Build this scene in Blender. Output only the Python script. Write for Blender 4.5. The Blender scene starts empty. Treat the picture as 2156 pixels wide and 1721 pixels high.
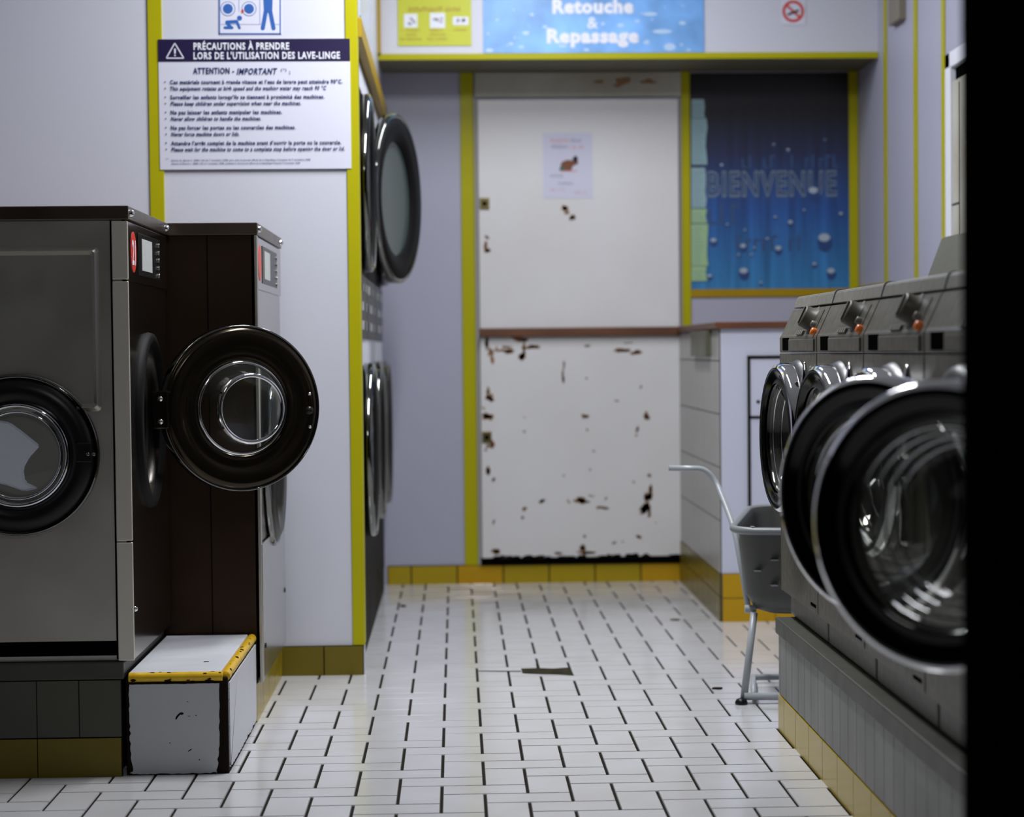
import bpy, bmesh, math, random
from mathutils import Vector, Matrix
random.seed(7)
R = math.radians
sc = bpy.context.scene
C = sc.collection

# ------------------------------------------------------------------ camera
EYE = 1.03
FPX = 4540.0
PPX, PPY = 1140.0, 900.0
cam_d = bpy.data.cameras.new('camera'); cam = bpy.data.objects.new('camera', cam_d); C.objects.link(cam)
ROT = Matrix.Rotation(-R(2.24956708), 3, 'Z') @ Matrix.Rotation(math.pi/2 - R(2.04008474), 3, 'X') @ Matrix.Rotation(R(-0.55), 3, 'Z')
cam.matrix_world = Matrix.Translation((0, 0, EYE)) @ ROT.to_4x4()
cam_d.sensor_fit = 'HORIZONTAL'; cam_d.sensor_width = 36.0
cam_d.lens = FPX/2156*36.0
cam_d.shift_x = (1078-PPX)/2156.0
cam_d.shift_y = (PPY-860.5)/2156.0
cam_d.clip_start = .05; cam_d.clip_end = 60
cam_d.dof.use_dof = True; cam_d.dof.focus_distance = 5.45; cam_d.dof.aperture_fstop = 3.0
sc.camera = cam
# ------------------------------------------------------------------ view, world, light
vs = sc.view_settings
vs.view_transform = 'Standard'; vs.look = 'None'; vs.gamma = 1; vs.use_curve_mapping = False
vs.exposure = -0.08
w = bpy.data.worlds.new('world'); sc.world = w; w.use_nodes = True
w.node_tree.nodes['Background'].inputs[0].default_value = (.55, .6, .75, 1)
w.node_tree.nodes['Background'].inputs[1].default_value = .004
CEIL = 3.05
LAMPS = [(.15, 5.85, 74), (.35, 7.85, 28), (-.25, 1.9, 17)]     # x, y, watts: fluorescent ceiling battens, the last one added to brighten the left steel

# ------------------------------------------------------------------ helpers
def ray(px, py): return ROT @ Vector(((px-PPX)/FPX, -(py-PPY)/FPX, -1.0))
def atY(px, py, Y):
    d = ray(px, py); k = Y/d.y; return Vector((d.x*k, Y, EYE+d.z*k))
def atX(px, py, X):
    d = ray(px, py); k = X/d.x; return Vector((X, d.y*k, EYE+d.z*k))

def tag(o, label=None, cat=None, group=None, kind=None):
    if label: o['label'] = label
    if cat: o['category'] = cat
    if group: o['group'] = group
    if kind: o['kind'] = kind
    return o
def empty(name, loc, label=None, cat=None, group=None):
    o = bpy.data.objects.new(name, None); C.objects.link(o); o.location = loc
    o.empty_display_size = .1
    return tag(o, label, cat, group)

class MB:
    def __init__(s): s.bm = bmesh.new(); s.mi = 0
    def face(s, pts, mi=None):
        vs_ = [s.bm.verts.new(p) for p in pts]
        f = s.bm.faces.new(vs_); f.material_index = s.mi if mi is None else mi; return f
    def box(s, x0, x1, y0, y1, z0, z1, bev=0, mi=None, seg=2):
        b = bmesh.new(); bmesh.ops.create_cube(b, size=1)
        for v in b.verts:
            v.co = Vector((x0+(v.co.x+.5)*(x1-x0), y0+(v.co.y+.5)*(y1-y0), z0+(v.co.z+.5)*(z1-z0)))
        if bev: bmesh.ops.bevel(b, geom=b.edges[:], offset=bev, segments=seg, affect='EDGES', profile=.5)
        s.add(b, mi); return s
    def add(s, b, mi=None, M=None):
        m = s.mi if mi is None else mi
        vm = {}
        for v in b.verts: vm[v] = s.bm.verts.new(M @ v.co if M else v.co)
        for f in b.faces:
            try: nf = s.bm.faces.new([vm[v] for v in f.verts]); nf.material_index = m; nf.smooth = f.smooth
            except ValueError: pass
        b.free(); return s
    def prism(s, pts2, f, a, b, mi=None, bev=0):
        """pts2 outline, f(u,v,t)->co, from t=a to t=b"""
        q = bmesh.new()
        lo = [q.verts.new(f(u, v, a)) for u, v in pts2]; hi = [q.verts.new(f(u, v, b)) for u, v in pts2]
        q.faces.new(lo); q.faces.new(hi[::-1]); n = len(pts2)
        for i in range(n): q.faces.new([lo[i], hi[i], hi[(i+1) % n], lo[(i+1) % n]])
        bmesh.ops.recalc_face_normals(q, faces=q.faces[:])
        if bev: bmesh.ops.bevel(q, geom=q.edges[:], offset=bev, segments=2, affect='EDGES')
        s.add(q, mi); return s
    def lathe(s, prof, M=None, n=64, mi=None, close=False, smooth=True):
        """prof: (r, h) pairs, spun about local Z; M places it"""
        q = bmesh.new(); rings = []
        for r, h in prof:
            if r < 1e-6: rings.append([q.verts.new((0, 0, h))])
            else: rings.append([q.verts.new((r*math.cos(2*math.pi*i/n), r*math.sin(2*math.pi*i/n), h)) for i in range(n)])
        pr = list(zip(rings[:-1], rings[1:]))
        if close: pr.append((rings[-1], rings[0]))
        for a, b in pr:
            for i in range(n):
                j = (i+1) % n
                if len(a) == 1 and len(b) == 1: continue
                if len(a) == 1: fc = [a[0], b[i], b[j]]
                elif len(b) == 1: fc = [a[i], a[j], b[0]]
                else: fc = [a[i], a[j], b[j], b[i]]
                f = q.faces.new(fc); f.smooth = smooth
        bmesh.ops.recalc_face_normals(q, faces=q.faces[:])
        s.add(q, mi, M); return s
    def cyl(s, p0, p1, r, n=20, mi=None, r1=None, cap=True):
        p0 = Vector(p0); p1 = Vector(p1); d = p1-p0; L = d.length
        M = Matrix.Translation(p0) @ d.to_track_quat('Z', 'Y').to_matrix().to_4x4()
        r1 = r if r1 is None else r1
        pr = [(r, 0), (r1, L)]
        if cap: pr = [(0, 0), (r*.999, 0), (r, .0003), (r1, L-.0003), (r1*.999, L), (0, L)]
        return s.lathe(pr, M, n, mi)
    def tube(s, pts, r, n=14, mi=None):
        pts = [Vector(p) for p in pts]; q = bmesh.new(); rings = []
        up = Vector((0, 0, 1)); prev = None
        for i, p in enumerate(pts):
            t = (pts[min(i+1, len(pts)-1)]-pts[max(i-1, 0)]).normalized()
            if prev is None:
                a = t.cross(up);
                if a.length < .1: a = t.cross(Vector((1, 0, 0)))
                a.normalize()
            else: a = (prev - t*prev.dot(t)).normalized()
            prev = a; b = t.cross(a)
            rings.append([q.verts.new(p + r*(a*math.cos(2*math.pi*k/n)+b*math.sin(2*math.pi*k/n))) for k in range(n)])
        for A, B in zip(rings[:-1], rings[1:]):
            for k in range(n):
                f = q.faces.new([A[k], A[(k+1) % n], B[(k+1) % n], B[k]]); f.smooth = True
        q.faces.new(rings[0][::-1]); q.faces.new(rings[-1])
        bmesh.ops.recalc_face_normals(q, faces=q.faces[:])
        s.add(q, mi); return s
    def build(s, name, mats, parent=None, world=True, loc=None, smooth=False):
        me = bpy.data.meshes.new(name)
        off = Vector((0, 0, 0))
        if parent is not None and world: off = parent_world(parent)
        base = Vector(loc) if loc is not None else Vector((0, 0, 0))
        for v in s.bm.verts: v.co -= (off + base) if world else base
        s.bm.normal_update(); s.bm.to_mesh(me); s.bm.free()
        if not isinstance(mats, (list, tuple)): mats = [mats]
        for m in mats: me.materials.append(m)
        if smooth:
            for p in me.polygons: p.use_smooth = True
        o = bpy.data.objects.new(name, me); C.objects.link(o)
        o.location = base
        if parent is not None: o.parent = parent
        return o
def parent_world(o):
    p = Vector((0, 0, 0))
    while o is not None: p += Vector(o.location); o = o.parent
    return p

def rounded_rect(x0, x1, y0, y1, r, n=6):
    out = []
    for cx, cy, a0 in ((x1-r, y1-r, 0), (x0+r, y1-r, 90), (x0+r, y0+r, 180), (x1-r, y0+r, 270)):
        for i in range(n+1):
            a = R(a0+90*i/n); out.append((cx+r*math.cos(a), cy+r*math.sin(a)))
    return out

def tube_path(pts, rad=.05, n=6):
    """round the corners of a polyline"""
    pts = [Vector(p) for p in pts]; out = [pts[0]]
    for i in range(1, len(pts)-1):
        a = (pts[i-1]-pts[i]); b = (pts[i+1]-pts[i]); r = min(rad, a.length*.45, b.length*.45)
        A = pts[i]+a.normalized()*r; B = pts[i]+b.normalized()*r
        for k in range(n+1):
            t = k/n; out.append(A*(1-t)**2 + pts[i]*2*t*(1-t) + B*t*t)
    out.append(pts[-1]); return out

def plate_with_hole(mb, f, u0, u1, v0, v1, cu, cv, r, n=64, mi=None):
    """flat rectangular sheet with a round hole; f(u,v)->co"""
    q = bmesh.new(); inner = []; outer = []
    for i in range(n):
        a = 2*math.pi*(i+.5)/n; c, s_ = math.cos(a), math.sin(a)
        inner.append(q.verts.new(f(cu+r*c, cv+r*s_)))
        ts = []
        if c > 1e-9: ts.append((u1-cu)/c)
        if c < -1e-9: ts.append((u0-cu)/c)
        if s_ > 1e-9: ts.append((v1-cv)/s_)
        if s_ < -1e-9: ts.append((v0-cv)/s_)
        t = min(ts); outer.append(((cu+t*c, cv+t*s_)))
    ov = [q.verts.new(f(*p)) for p in outer]
    def side(p):
        e = 1e-6
        return ('u1' if abs(p[0]-u1) < e else 'u0' if abs(p[0]-u0) < e else 'v1' if abs(p[1]-v1) < e else 'v0')
    for i in range(n):
        j = (i+1) % n
        fc = [inner[i], ov[i]]
        if side(outer[i]) != side(outer[j]):
            a, b = outer[i], outer[j]
            cu_ = u1 if 'u1' in (side(a), side(b)) else u0
            cv_ = v1 if 'v1' in (side(a), side(b)) else v0
            fc.append(q.verts.new(f(cu_, cv_)))
        fc += [ov[j], inner[j]]
        q.faces.new(fc)
    mb.add(q, mi)

# ------------------------------------------------------------------ materials
MATS = {}
def mat(name, col, rough=.5, metal=0, spec=.5, noise=None, bump=None, coat=0, emit=None, aniso=0):
    m = bpy.data.materials.new(name); m.use_nodes = True; nt = m.node_tree; b = nt.nodes['Principled BSDF']
    b.inputs['Base Color'].default_value = (*col, 1); b.inputs['Roughness'].default_value = rough
    b.inputs['Metallic'].default_value = metal; b.inputs['Specular IOR Level'].default_value = spec
    b.inputs['Coat Weight'].default_value = coat
    if emit: b.inputs['Emission Color'].default_value = (*emit[0], 1); b.inputs['Emission Strength'].default_value = emit[1]
    tc = nt.nodes.new('ShaderNodeTexCoord'); mp = nt.nodes.new('ShaderNodeMapping')
    nt.links.new(tc.outputs['Object'], mp.inputs[0])
    if noise:   # (scale, amount, stretch, second colour)
        sc_, amt, st, c2 = noise
        mp.inputs['Scale'].default_value = st
        n = nt.nodes.new('ShaderNodeTexNoise'); n.inputs['Scale'].default_value = sc_; n.inputs['Detail'].default_value = 6
        nt.links.new(mp.outputs[0], n.inputs['Vector'])
        r = nt.nodes.new('ShaderNodeValToRGB'); r.color_ramp.elements[0].position = .5-.18; r.color_ramp.elements[1].position = .5+.22
        r.color_ramp.elements[0].color = (*[a*(1-amt)+c*amt for a, c in zip(col, c2)], 1); r.color_ramp.elements[1].color = (*col, 1)
        nt.links.new(n.outputs['Fac'], r.inputs[0]); nt.links.new(r.outputs[0], b.inputs['Base Color'])
        mr = nt.nodes.new('ShaderNodeMapRange'); mr.inputs[3].default_value = rough*.8; mr.inputs[4].default_value = min(1, rough*1.25)
        nt.links.new(n.outputs['Fac'], mr.inputs[0]); nt.links.new(mr.outputs[0], b.inputs['Roughness'])
    if bump:    # (scale, strength, distance)
        n2 = nt.nodes.new('ShaderNodeTexNoise'); n2.inputs['Scale'].default_value = bump[0]; n2.inputs['Detail'].default_value = 3
        nt.links.new(tc.outputs['Object'], n2.inputs['Vector'])
        bp = nt.nodes.new('ShaderNodeBump'); bp.inputs['Strength'].default_value = bump[1]; bp.inputs['Distance'].default_value = bump[2]
        nt.links.new(n2.outputs['Fac'], bp.inputs['Height']); nt.links.new(bp.outputs[0], b.inputs['Normal'])
    MATS[name] = m; return m

def glass(name, tint, rough=.02, body=.12, bodycol=(.1, .12, .1)):
    m = bpy.data.materials.new(name); m.use_nodes = True; nt = m.node_tree
    for n in list(nt.nodes): nt.nodes.remove(n)
    out = nt.nodes.new('ShaderNodeOutputMaterial'); tr = nt.nodes.new('ShaderNodeBsdfTransparent'); tr.inputs[0].default_value = (*tint, 1)
    gl = nt.nodes.new('ShaderNodeBsdfGlossy'); gl.inputs['Roughness'].default_value = rough
    lw = nt.nodes.new('ShaderNodeLayerWeight'); lw.inputs['Blend'].default_value = .5
    pw = nt.nodes.new('ShaderNodeMath'); pw.operation = 'POWER'; pw.inputs[1].default_value = 4; nt.links.new(lw.outputs['Facing'], pw.inputs[0])
    fr = nt.nodes.new('ShaderNodeMapRange'); fr.inputs[3].default_value = .05; fr.inputs[4].default_value = .85; nt.links.new(pw.outputs[0], fr.inputs[0])
    df = nt.nodes.new('ShaderNodeBsdfDiffuse'); df.inputs[0].default_value = (*bodycol, 1)
    m0 = nt.nodes.new('ShaderNodeMixShader'); m0.inputs[0].default_value = body
    nt.links.new(tr.outputs[0], m0.inputs[1]); nt.links.new(df.outputs[0], m0.inputs[2])
    m1 = nt.nodes.new('ShaderNodeMixShader'); nt.links.new(fr.outputs[0], m1.inputs[0])
    nt.links.new(m0.outputs[0], m1.inputs[1]); nt.links.new(gl.outputs[0], m1.inputs[2]); nt.links.new(m1.outputs[0], out.inputs[0])
    MATS[name] = m; return m

M_wall = mat('lavender_wall', (.43, .43, .54), .45, noise=(3, .08, (1, 1, 1), (.5, .5, .55)), bump=(220, .12, .002))
M_wallw = mat('white_wall_panel', (.64, .65, .73), .42, noise=(2.5, .06, (1, 1, 1), (.55, .55, .58)), bump=(220, .12, .002))
M_yel = mat('yellow_trim', (.45, .42, .003), .4, spec=.18, noise=(9, .15, (1, 1, .3), (.35, .32, .02)))
M_yel2 = mat('ochre_trim', (.40, .26, .006), .4, spec=.18, noise=(9, .2, (1, 1, .3), (.3, .2, .02)))
M_brown = mat('brown_varnished_wood', (.16, .055, .02), .45, noise=(14, .5, (.3, 1, 1), (.05, .02, .01)))
M_ceil = mat('ceiling_paint', (.6, .6, .58), .7)
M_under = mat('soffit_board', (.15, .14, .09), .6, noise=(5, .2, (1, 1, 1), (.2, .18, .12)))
M_grout = mat('dark_grout', (.014, .012, .008), .9, spec=.1)
M_grout2 = mat('grey_grout', (.06, .058, .045), .85)
M_tile = mat('white_floor_tile', (.63, .63, .65), .14, noise=(5, .32, (1, 1, 1), (.46, .44, .38)), bump=(30, .05, .002))
M_ytile = mat('yellow_glazed_tile', (.42, .30, .012), .22, spec=.18, noise=(5, .25, (1, 1, 1), (.36, .28, .04)))
M_ytile2 = mat('orange_yellow_glazed_tile', (.50, .29, .010), .22, spec=.18, noise=(5, .2, (1, 1, 1), (.5, .3, .03)))
M_otile = mat('olive_glazed_tile', (.15, .115, .012), .28, spec=.18, noise=(5, .25, (1, 1, 1), (.2, .15, .03)))
M_gtile = mat('pale_plinth_tile', (.125, .13, .115), .33, spec=.18, noise=(6, .2, (1, 1, 1), (.26, .26, .22)))
M_gtile2 = mat('grey_plinth_tile', (.075, .077, .060), .36, spec=.18, noise=(6, .2, (1, 1, 1), (.12, .12, .09)))
M_wtile = mat('white_wall_tile', (.40, .39, .38), .3, spec=.18, noise=(4, .35, (1, 1, .6), (.36, .32, .26)))
M_coping = mat('grey_coping', (.06, .062, .05), .42, spec=.18, noise=(12, .3, (1, 1, 1), (.1, .1, .08)))
M_steel = mat('brushed_stainless', (.60, .58, .52), .40, 1, noise=(4, .35, (1, 1, 1), (.30, .27, .22)), bump=(60, .04, .001))
M_steelp = mat('polished_stainless', (.62, .62, .60), .2, 1, noise=(6, .2, (1, 1, 1), (.45, .42, .38)))
M_steeld = mat('brown_tinted_steel', (.045, .028, .020), .42, 1, noise=(5, .3, (1, 1, 1), (.1, .07, .05)))
M_edge = mat('steel_cover', (.14, .11, .085), .35, 1, noise=(8, .3, (1, 1, 1), (.18, .14, .1)))
M_dark = mat('black_plastic', (.008, .0075, .007), .32, spec=.3)
M_flat = mat('matt_dark_front', (.006, .006, .006), .6, spec=.1)
M_gap = mat('black_gap', (.003, .003, .003), .95, spec=0)
M_ringdark = mat('dark_polished_ring', (.040, .032, .022), .16, .9, noise=(3, .25, (1, 1, 1), (.04, .03, .02)))
M_chrome = mat('chrome', (.78, .79, .80), .045, 1)
M_chromed = mat('smoked_chrome', (.17, .175, .165), .08, 1)
M_washer = mat('grey_beige_enamel', (.070, .065, .050), .38, spec=.18, noise=(40, .25, (1, 1, 1), (.16, .15, .12)))
M_washerl = mat('light_grey_enamel', (.125, .12, .10), .35, spec=.18, noise=(40, .25, (1, 1, 1), (.26, .25, .22)))
M_orange = mat('orange_button', (.75, .16, .01), .35)
M_glass = glass('porthole_glass', (.94, .96, .94), .02, .04, (.25, .28, .25))
M_glassw = glass('washer_porthole_glass', (.80, .82, .78), .04, .22, (.16, .16, .135))
M_glassd = glass('smoked_porthole_glass', (.45, .47, .42), .03, .12, (.10, .13, .12))
M_glasst = mat('teal_porthole_glass', (.055, .078, .070), .3, spec=.25)
M_post = mat('satin_steel_strip', (.80, .76, .66), .5, 1)
M_front = mat('mirror_finish_steel', (.30, .27, .24), .16, 1, noise=(4, .3, (1, 1, 1), (.22, .19, .16)))
M_ringw = mat('smoked_polished_ring', (.045, .046, .042), .12, 1)
M_drum = mat('steel_drum', (.12,.11,.10), .3, 1)
M_door = mat('white_door_paint', (.76, .755, .765), .4, noise=(2.2, .22, (1, 1, .8), (.52, .49, .42)), bump=(35, .08, .002))
M_door2 = mat('dirty_transom_paint', (.55, .54, .47), .45, noise=(5, .5, (1, 1, 1), (.3, .25, .15)))
M_rust = mat('exposed_brown_wood', (.30, .16, .07), .7, noise=(30, .5, (1, 1, 1), (.2, .1, .045)))
M_paper = mat('paper', (.66, .66, .80), .6)
M_papert = mat('white_sign_sheet', (.70, .71, .82), .35)
M_navy = mat('navy_print', (.012, .006, .05), .4)
M_inkn = mat('navy_lettering', (.01, .022, .12), .5)
M_blue = mat('blue_print', (.03, .12, .42), .4)
M_whitep = mat('white_print', (.80, .82, .90), .45)
M_red = mat('red_print', (.62, .045, .02), .45)
M_redf = mat('pale_red_ink', (.70, .28, .27), .6)
M_greyf = mat('grey_ink', (.25, .25, .33), .6)
M_yposter = mat('acid_yellow_sheet', (.55, .58, .01), .4)
M_redbr = mat('red_brown_ink', (.36, .12, .015), .5)
M_pict = mat('grey_pictogram', (.42, .36, .42), .5, noise=(60, .6, (1, 1, 1), (.15, .2, .2)))
M_noteb = mat('pale_blue_note', (.30, .46, .50), .6, noise=(30, .3, (.2, 1, 3), (.2, .32, .36)))
M_noteg = mat('pale_green_note', (.36, .55, .30), .6, noise=(30, .3, (.2, 1, 3), (.26, .42, .24)))
M_step = mat('white_step_laminate', (.66, .67, .72), .38, noise=(9, .2, (.4, 2, 1), (.5, .5, .5)), bump=(60, .1, .001))
M_stepf = mat('white_step_front', (.50, .52, .53), .45, noise=(8, .2, (1, 1, 1), (.38, .38, .37)), bump=(40, .1, .001))
M_bullnose = mat('yellow_nosing', (.80, .50, .008), .28, noise=(40, .35, (1, 1, 1), (.5, .25, .01)))
M_tar = mat('black_worn_edge', (.012, .008, .005), .8, spec=.1, bump=(60, .5, .003))
M_bin = mat('grey_trolley_plastic', (.050, .052, .045), .4)
M_binrim = mat('pale_grey_trolley_rim', (.20, .215, .22), .35)
M_tubew = mat('pale_enamelled_tube', (.36, .39, .41), .3)
M_reflection = mat('white_reflection', (.86, .87, .98), .8)  # reflection in the round washer glass, given as plain white colour
M_black = mat('matt_black_paint', (.0015, .0015, .0015), .95, spec=0)
M_boxw = mat('pale_cupboard_laminate', (.60, .62, .74), .4, noise=(3, .06, (1, 1, 1), (.5, .5, .55)))
M_lamp = mat('lamp_tube', (1, 1, 1), .5, emit=((.86, .90, 1.0), 5.0))
M_lampb = mat('lamp_body', (.7, .7, .7), .5)
M_olive = mat('olive_metal', (.10, .10, .065), .4, noise=(12, .3, (1, 1, 1), (.09, .09, .06)))
M_brass = mat('brass_lock', (.18, .14, .05), .35, .8)
M_numred = mat('red_number_plate', (.60, .035, .015), .35)
M_labelw = mat('pale_label', (.50, .52, .50), .4, noise=(60, .3, (1, 1, 2), (.35, .36, .34)))

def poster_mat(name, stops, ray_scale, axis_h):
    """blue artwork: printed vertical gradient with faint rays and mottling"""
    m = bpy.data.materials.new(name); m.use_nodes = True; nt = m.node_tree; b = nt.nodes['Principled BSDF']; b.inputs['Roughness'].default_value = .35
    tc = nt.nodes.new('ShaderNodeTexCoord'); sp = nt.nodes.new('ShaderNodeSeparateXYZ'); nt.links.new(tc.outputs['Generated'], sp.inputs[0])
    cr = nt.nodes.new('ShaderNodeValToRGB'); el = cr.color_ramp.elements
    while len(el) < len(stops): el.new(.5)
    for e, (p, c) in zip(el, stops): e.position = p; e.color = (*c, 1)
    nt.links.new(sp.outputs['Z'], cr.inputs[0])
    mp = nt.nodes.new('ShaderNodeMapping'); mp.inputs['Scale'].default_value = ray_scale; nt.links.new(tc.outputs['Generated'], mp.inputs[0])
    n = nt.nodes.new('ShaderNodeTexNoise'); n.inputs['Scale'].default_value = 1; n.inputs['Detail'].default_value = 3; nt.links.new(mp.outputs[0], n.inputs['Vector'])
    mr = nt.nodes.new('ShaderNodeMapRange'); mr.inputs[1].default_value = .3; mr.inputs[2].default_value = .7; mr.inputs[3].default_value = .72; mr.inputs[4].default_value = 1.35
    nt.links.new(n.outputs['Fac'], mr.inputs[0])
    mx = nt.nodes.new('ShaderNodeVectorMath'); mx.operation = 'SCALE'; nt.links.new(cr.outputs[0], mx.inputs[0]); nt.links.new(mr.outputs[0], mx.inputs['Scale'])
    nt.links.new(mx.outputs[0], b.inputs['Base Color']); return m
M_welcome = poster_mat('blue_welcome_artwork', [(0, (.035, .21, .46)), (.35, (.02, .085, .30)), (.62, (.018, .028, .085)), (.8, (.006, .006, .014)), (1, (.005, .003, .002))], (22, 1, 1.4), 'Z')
M_banner = poster_mat('blue_banner_artwork', [(0, (.20, .44, .85)), (1, (.12, .30, .62))], (5, 1, 4), 'Z')

# ------------------------------------------------------------------ lettering
def text_into(mb, body, f, x0, x1, yb, h, mi, bold=0.0, shear=0.0, fit=True, space=None):
    """letters baked into mb; f(u,v)->co; x0..x1 width in metres, yb baseline, h capital height"""
    cu = bpy.data.curves.new('t', 'FONT'); cu.body = body; cu.size = 1.0; cu.offset = bold; cu.shear = shear; cu.resolution_u = 2; cu.space_character = space or 1.0+bold*4.5
    ob = bpy.data.objects.new('t', cu); C.objects.link(ob)
    dg = bpy.context.evaluated_depsgraph_get(); dg.update()
    me = bpy.data.meshes.new_from_object(ob.evaluated_get(dg))
    xs = [v.co.x for v in me.vertices]
    if xs:
        a, b = min(xs), max(xs); sx = (x1-x0)/(b-a) if fit else h/.73; sy = h/.73
        vm = [mb.bm.verts.new(f(x0+(v.co.x-a)*sx, yb+v.co.y*sy)) for v in me.vertices]
        for p in me.polygons:
            try: fc = mb.bm.faces.new([vm[i] for i in p.vertices]); fc.material_index = mi
            except ValueError: pass
    bpy.data.objects.remove(ob); bpy.data.curves.remove(cu); bpy.data.meshes.remove(me)

def tiles(mb, f, u0, u1, v0, v1, tw, th, gap, d, mi_t, mi_g, mis=None, start=0.0):
    """tiled strip: f(u,v,depth)->co, depth towards the viewer"""
    q = [(u0, v0), (u1, v0), (u1, v1), (u0, v1)]
    mb.prism(q, f, 0, d*.55, mi=mi_g)
    v = v0; r = 0
    while v < v1-.005:
        vb = min(v+th, v1); u = u0-start; k = 0
        while u < u1-.003:
            a = max(u, u0); b = min(u+tw, u1)
            if b-a > .006:
                mi = mi_t if mis is None else mis(r, k)
                mb.prism([(a+gap/2, v+gap/2), (b-gap/2, v+gap/2), (b-gap/2, vb-gap/2), (a+gap/2, vb-gap/2)], f, 0, d, mi=mi)
            u += tw; k += 1
        v += th; r += 1
fX = lambda X, s=1: (lambda u, v, t: Vector((X+s*t, u, v)))      # plane x = X, depth along s
fY = lambda Y: (lambda u, v, t: Vector((u, Y-t, v)))               # plane facing the camera
def flatY(Y): return lambda u, v: Vector((u, Y, v))
def flatX(X): return lambda u, v: Vector((X, u, v))

def blob(mb, f, cx, cy, rx, ry, mi, n=14, j=.35):
    pts = []
    for i in range(n):
        a = 2*math.pi*i/n; k = 1+random.uniform(-j, j)
        pts.append(f(cx+rx*k*math.cos(a), cy+ry*k*math.sin(a)))
    mb.face(pts, mi)

# ================================================================== ROOM SHELL
BACK = 9.51; LX = -.312; RX = 1.79; PART = 6.86; SOF = 9.07; SOFZ = 2.25
# floor: herringbone of 20 x 10 cm tiles
mb = MB()
mb.box(-2.2, RX, -1.0, BACK, -.02, 0, mi=1)
g = .1; ox, oy = .056, 4.87; jt = .0032
def ftile(x0, x1, y0, y1):
    x0 = max(x0, -2.2); x1 = min(x1, RX); y0 = max(y0, 1.5); y1 = min(y1, BACK)
    if x1-x0 < .02 or y1-y0 < .02: return
    jx, jy = jt, jt*.8
    h = .003
    a, b, c, d = x0+jx, x1-jx, y0+jy, y1-jy
    dz = random.uniform(-.0002, .0002); e = .0012
    lo = [(a, c, 0), (b, c, 0), (b, d, 0), (a, d, 0)]; hi = [(a+e, c+e, h+dz), (b-e, c+e, h), (b-e, d-e, h-dz), (a+e, d-e, h)]
    vl = [mb.bm.verts.new(p) for p in lo]; vh = [mb.bm.verts.new(p) for p in hi]
    mb.bm.faces.new(vh)
    for i in range(4): mb.bm.faces.new([vl[i], vl[(i+1) % 4], vh[(i+1) % 4], vh[i]])
hole_done = 0
for j in range(-34, 47):
    for i in range(-24, 19):
        ph = (i + j) % 4
        x = ox+i*g; y = oy+j*g
        if ph == 0:
            ftile(x, x+2*g, y, y+g)
        elif ph == 2: ftile(x, x+g, y-0*g, y+2*g) if ((i+j+1) % 4 == 3) else None
tag(mb.build('floor', [M_tile, M_grout]), kind='structure')
def on_floor(px, py, z=.0036):
    d = ray(px, py); k = (z-EYE)/d.z; return Vector((d.x*k, d.y*k, z))
mb = MB()
mb.face([on_floor(*p) for p in ((1097, 1408), (1130, 1407), (1165, 1408), (1196, 1406), (1203, 1413), (1209, 1423), (1180, 1421), (1140, 1420), (1112, 1419), (1100, 1418))])
mb.face([on_floor(*p) for p in ((1003, 1412.6), (1097, 1413), (1097, 1415), (1003, 1414))])
mb.face([on_floor(*p) for p in ((1128, 1398), (1130, 1398), (1133, 1407), (1130, 1407))])
tag(mb.build('floor_hole', [mat('broken_mortar', (.05, .045, .022), .85, spec=.1, noise=(25, .8, (1, 1, 1), (.008, .006, .004)))]), kind='structure').name = 'trim_90'

def wall(name, x0, x1, y0, y1, z0, z1, m): 
    b = MB(); b.box(x0, x1, y0, y1, z0, z1); return tag(b.build(name, [m]), kind='structure')
wall('ceiling', -2.2, RX+.1, 1.0, BACK+.1, CEIL, CEIL+.1, M_ceil)
wall('wall_back', LX-.02, RX, BACK, BACK+.1, 0, CEIL, M_wall)
wall('wall_right', RX, RX+.1, 2.3, BACK+.1, 0, CEIL, M_wall)
wall('wall_left', -2.3, -2.2, 4.4, PART+.1, 0, CEIL, M_wall)
wall('wall_partition', -2.2, -.302, PART, PART+.08, 0, CEIL, M_wallw)
wall('wall_dryer_upper', LX-.12, LX, PART+.08, BACK, 2.10, CEIL, M_wallw)
wall('wall_dryer_back', -1.35, -1.25, PART+.08, BACK+.1, 0, CEIL, M_wall)
# soffit over the back wall
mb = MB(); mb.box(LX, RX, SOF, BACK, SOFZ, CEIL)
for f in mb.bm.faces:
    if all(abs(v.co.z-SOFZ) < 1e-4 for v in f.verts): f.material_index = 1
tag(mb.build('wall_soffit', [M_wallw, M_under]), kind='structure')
# dark partition at the shop entrance, close to the camera
PX = .591
mb = MB(); mb.box(PX, RX, 2.35, 2.5, 0, CEIL)
tag(mb.build('wall_entrance', [M_black]), kind='structure')

# ---- yellow trims
tn = [0]
def trim(x0, x1, y0, y1, z0, z1, m=M_yel, bev=.002, par=None):
    tn[0] += 1; b = MB(); b.box(x0, x1, y0, y1, z0, z1, bev); return tag(b.build('trim_%d' % tn[0], [m]), kind='structure')
trim(-.957, -.912, PART-.006, PART, .1, CEIL)
trim(-.338, -.300, PART-.006, PART+.085, .097, CEIL)
trim(.030, .088, BACK-.012, BACK, .085, SOFZ)
trim(1.001, 1.040, BACK-.012, BACK, 1.125, SOFZ)
trim(1.745, 1.785, BACK-.010, BACK, 1.25, SOFZ)
trim(1.04, 1.785, BACK-.008, BACK, 1.258, 1.293, M_yel2)
trim(LX, RX-.001, SOF-.012, SOF, SOFZ-.003, SOFZ+.023)
trim(RX-.006, RX, 8.872, 8.932, 1.1, CEIL)
trim(RX-.006, RX, 8.285, 8.345, 1.1, CEIL)
trim(RX-.006, RX, 7.815, 7.865, 1.1, CEIL)
trim(RX-.012, RX, 8.93, BACK-.02, 1.25, 1.30, M_yel2)
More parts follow.
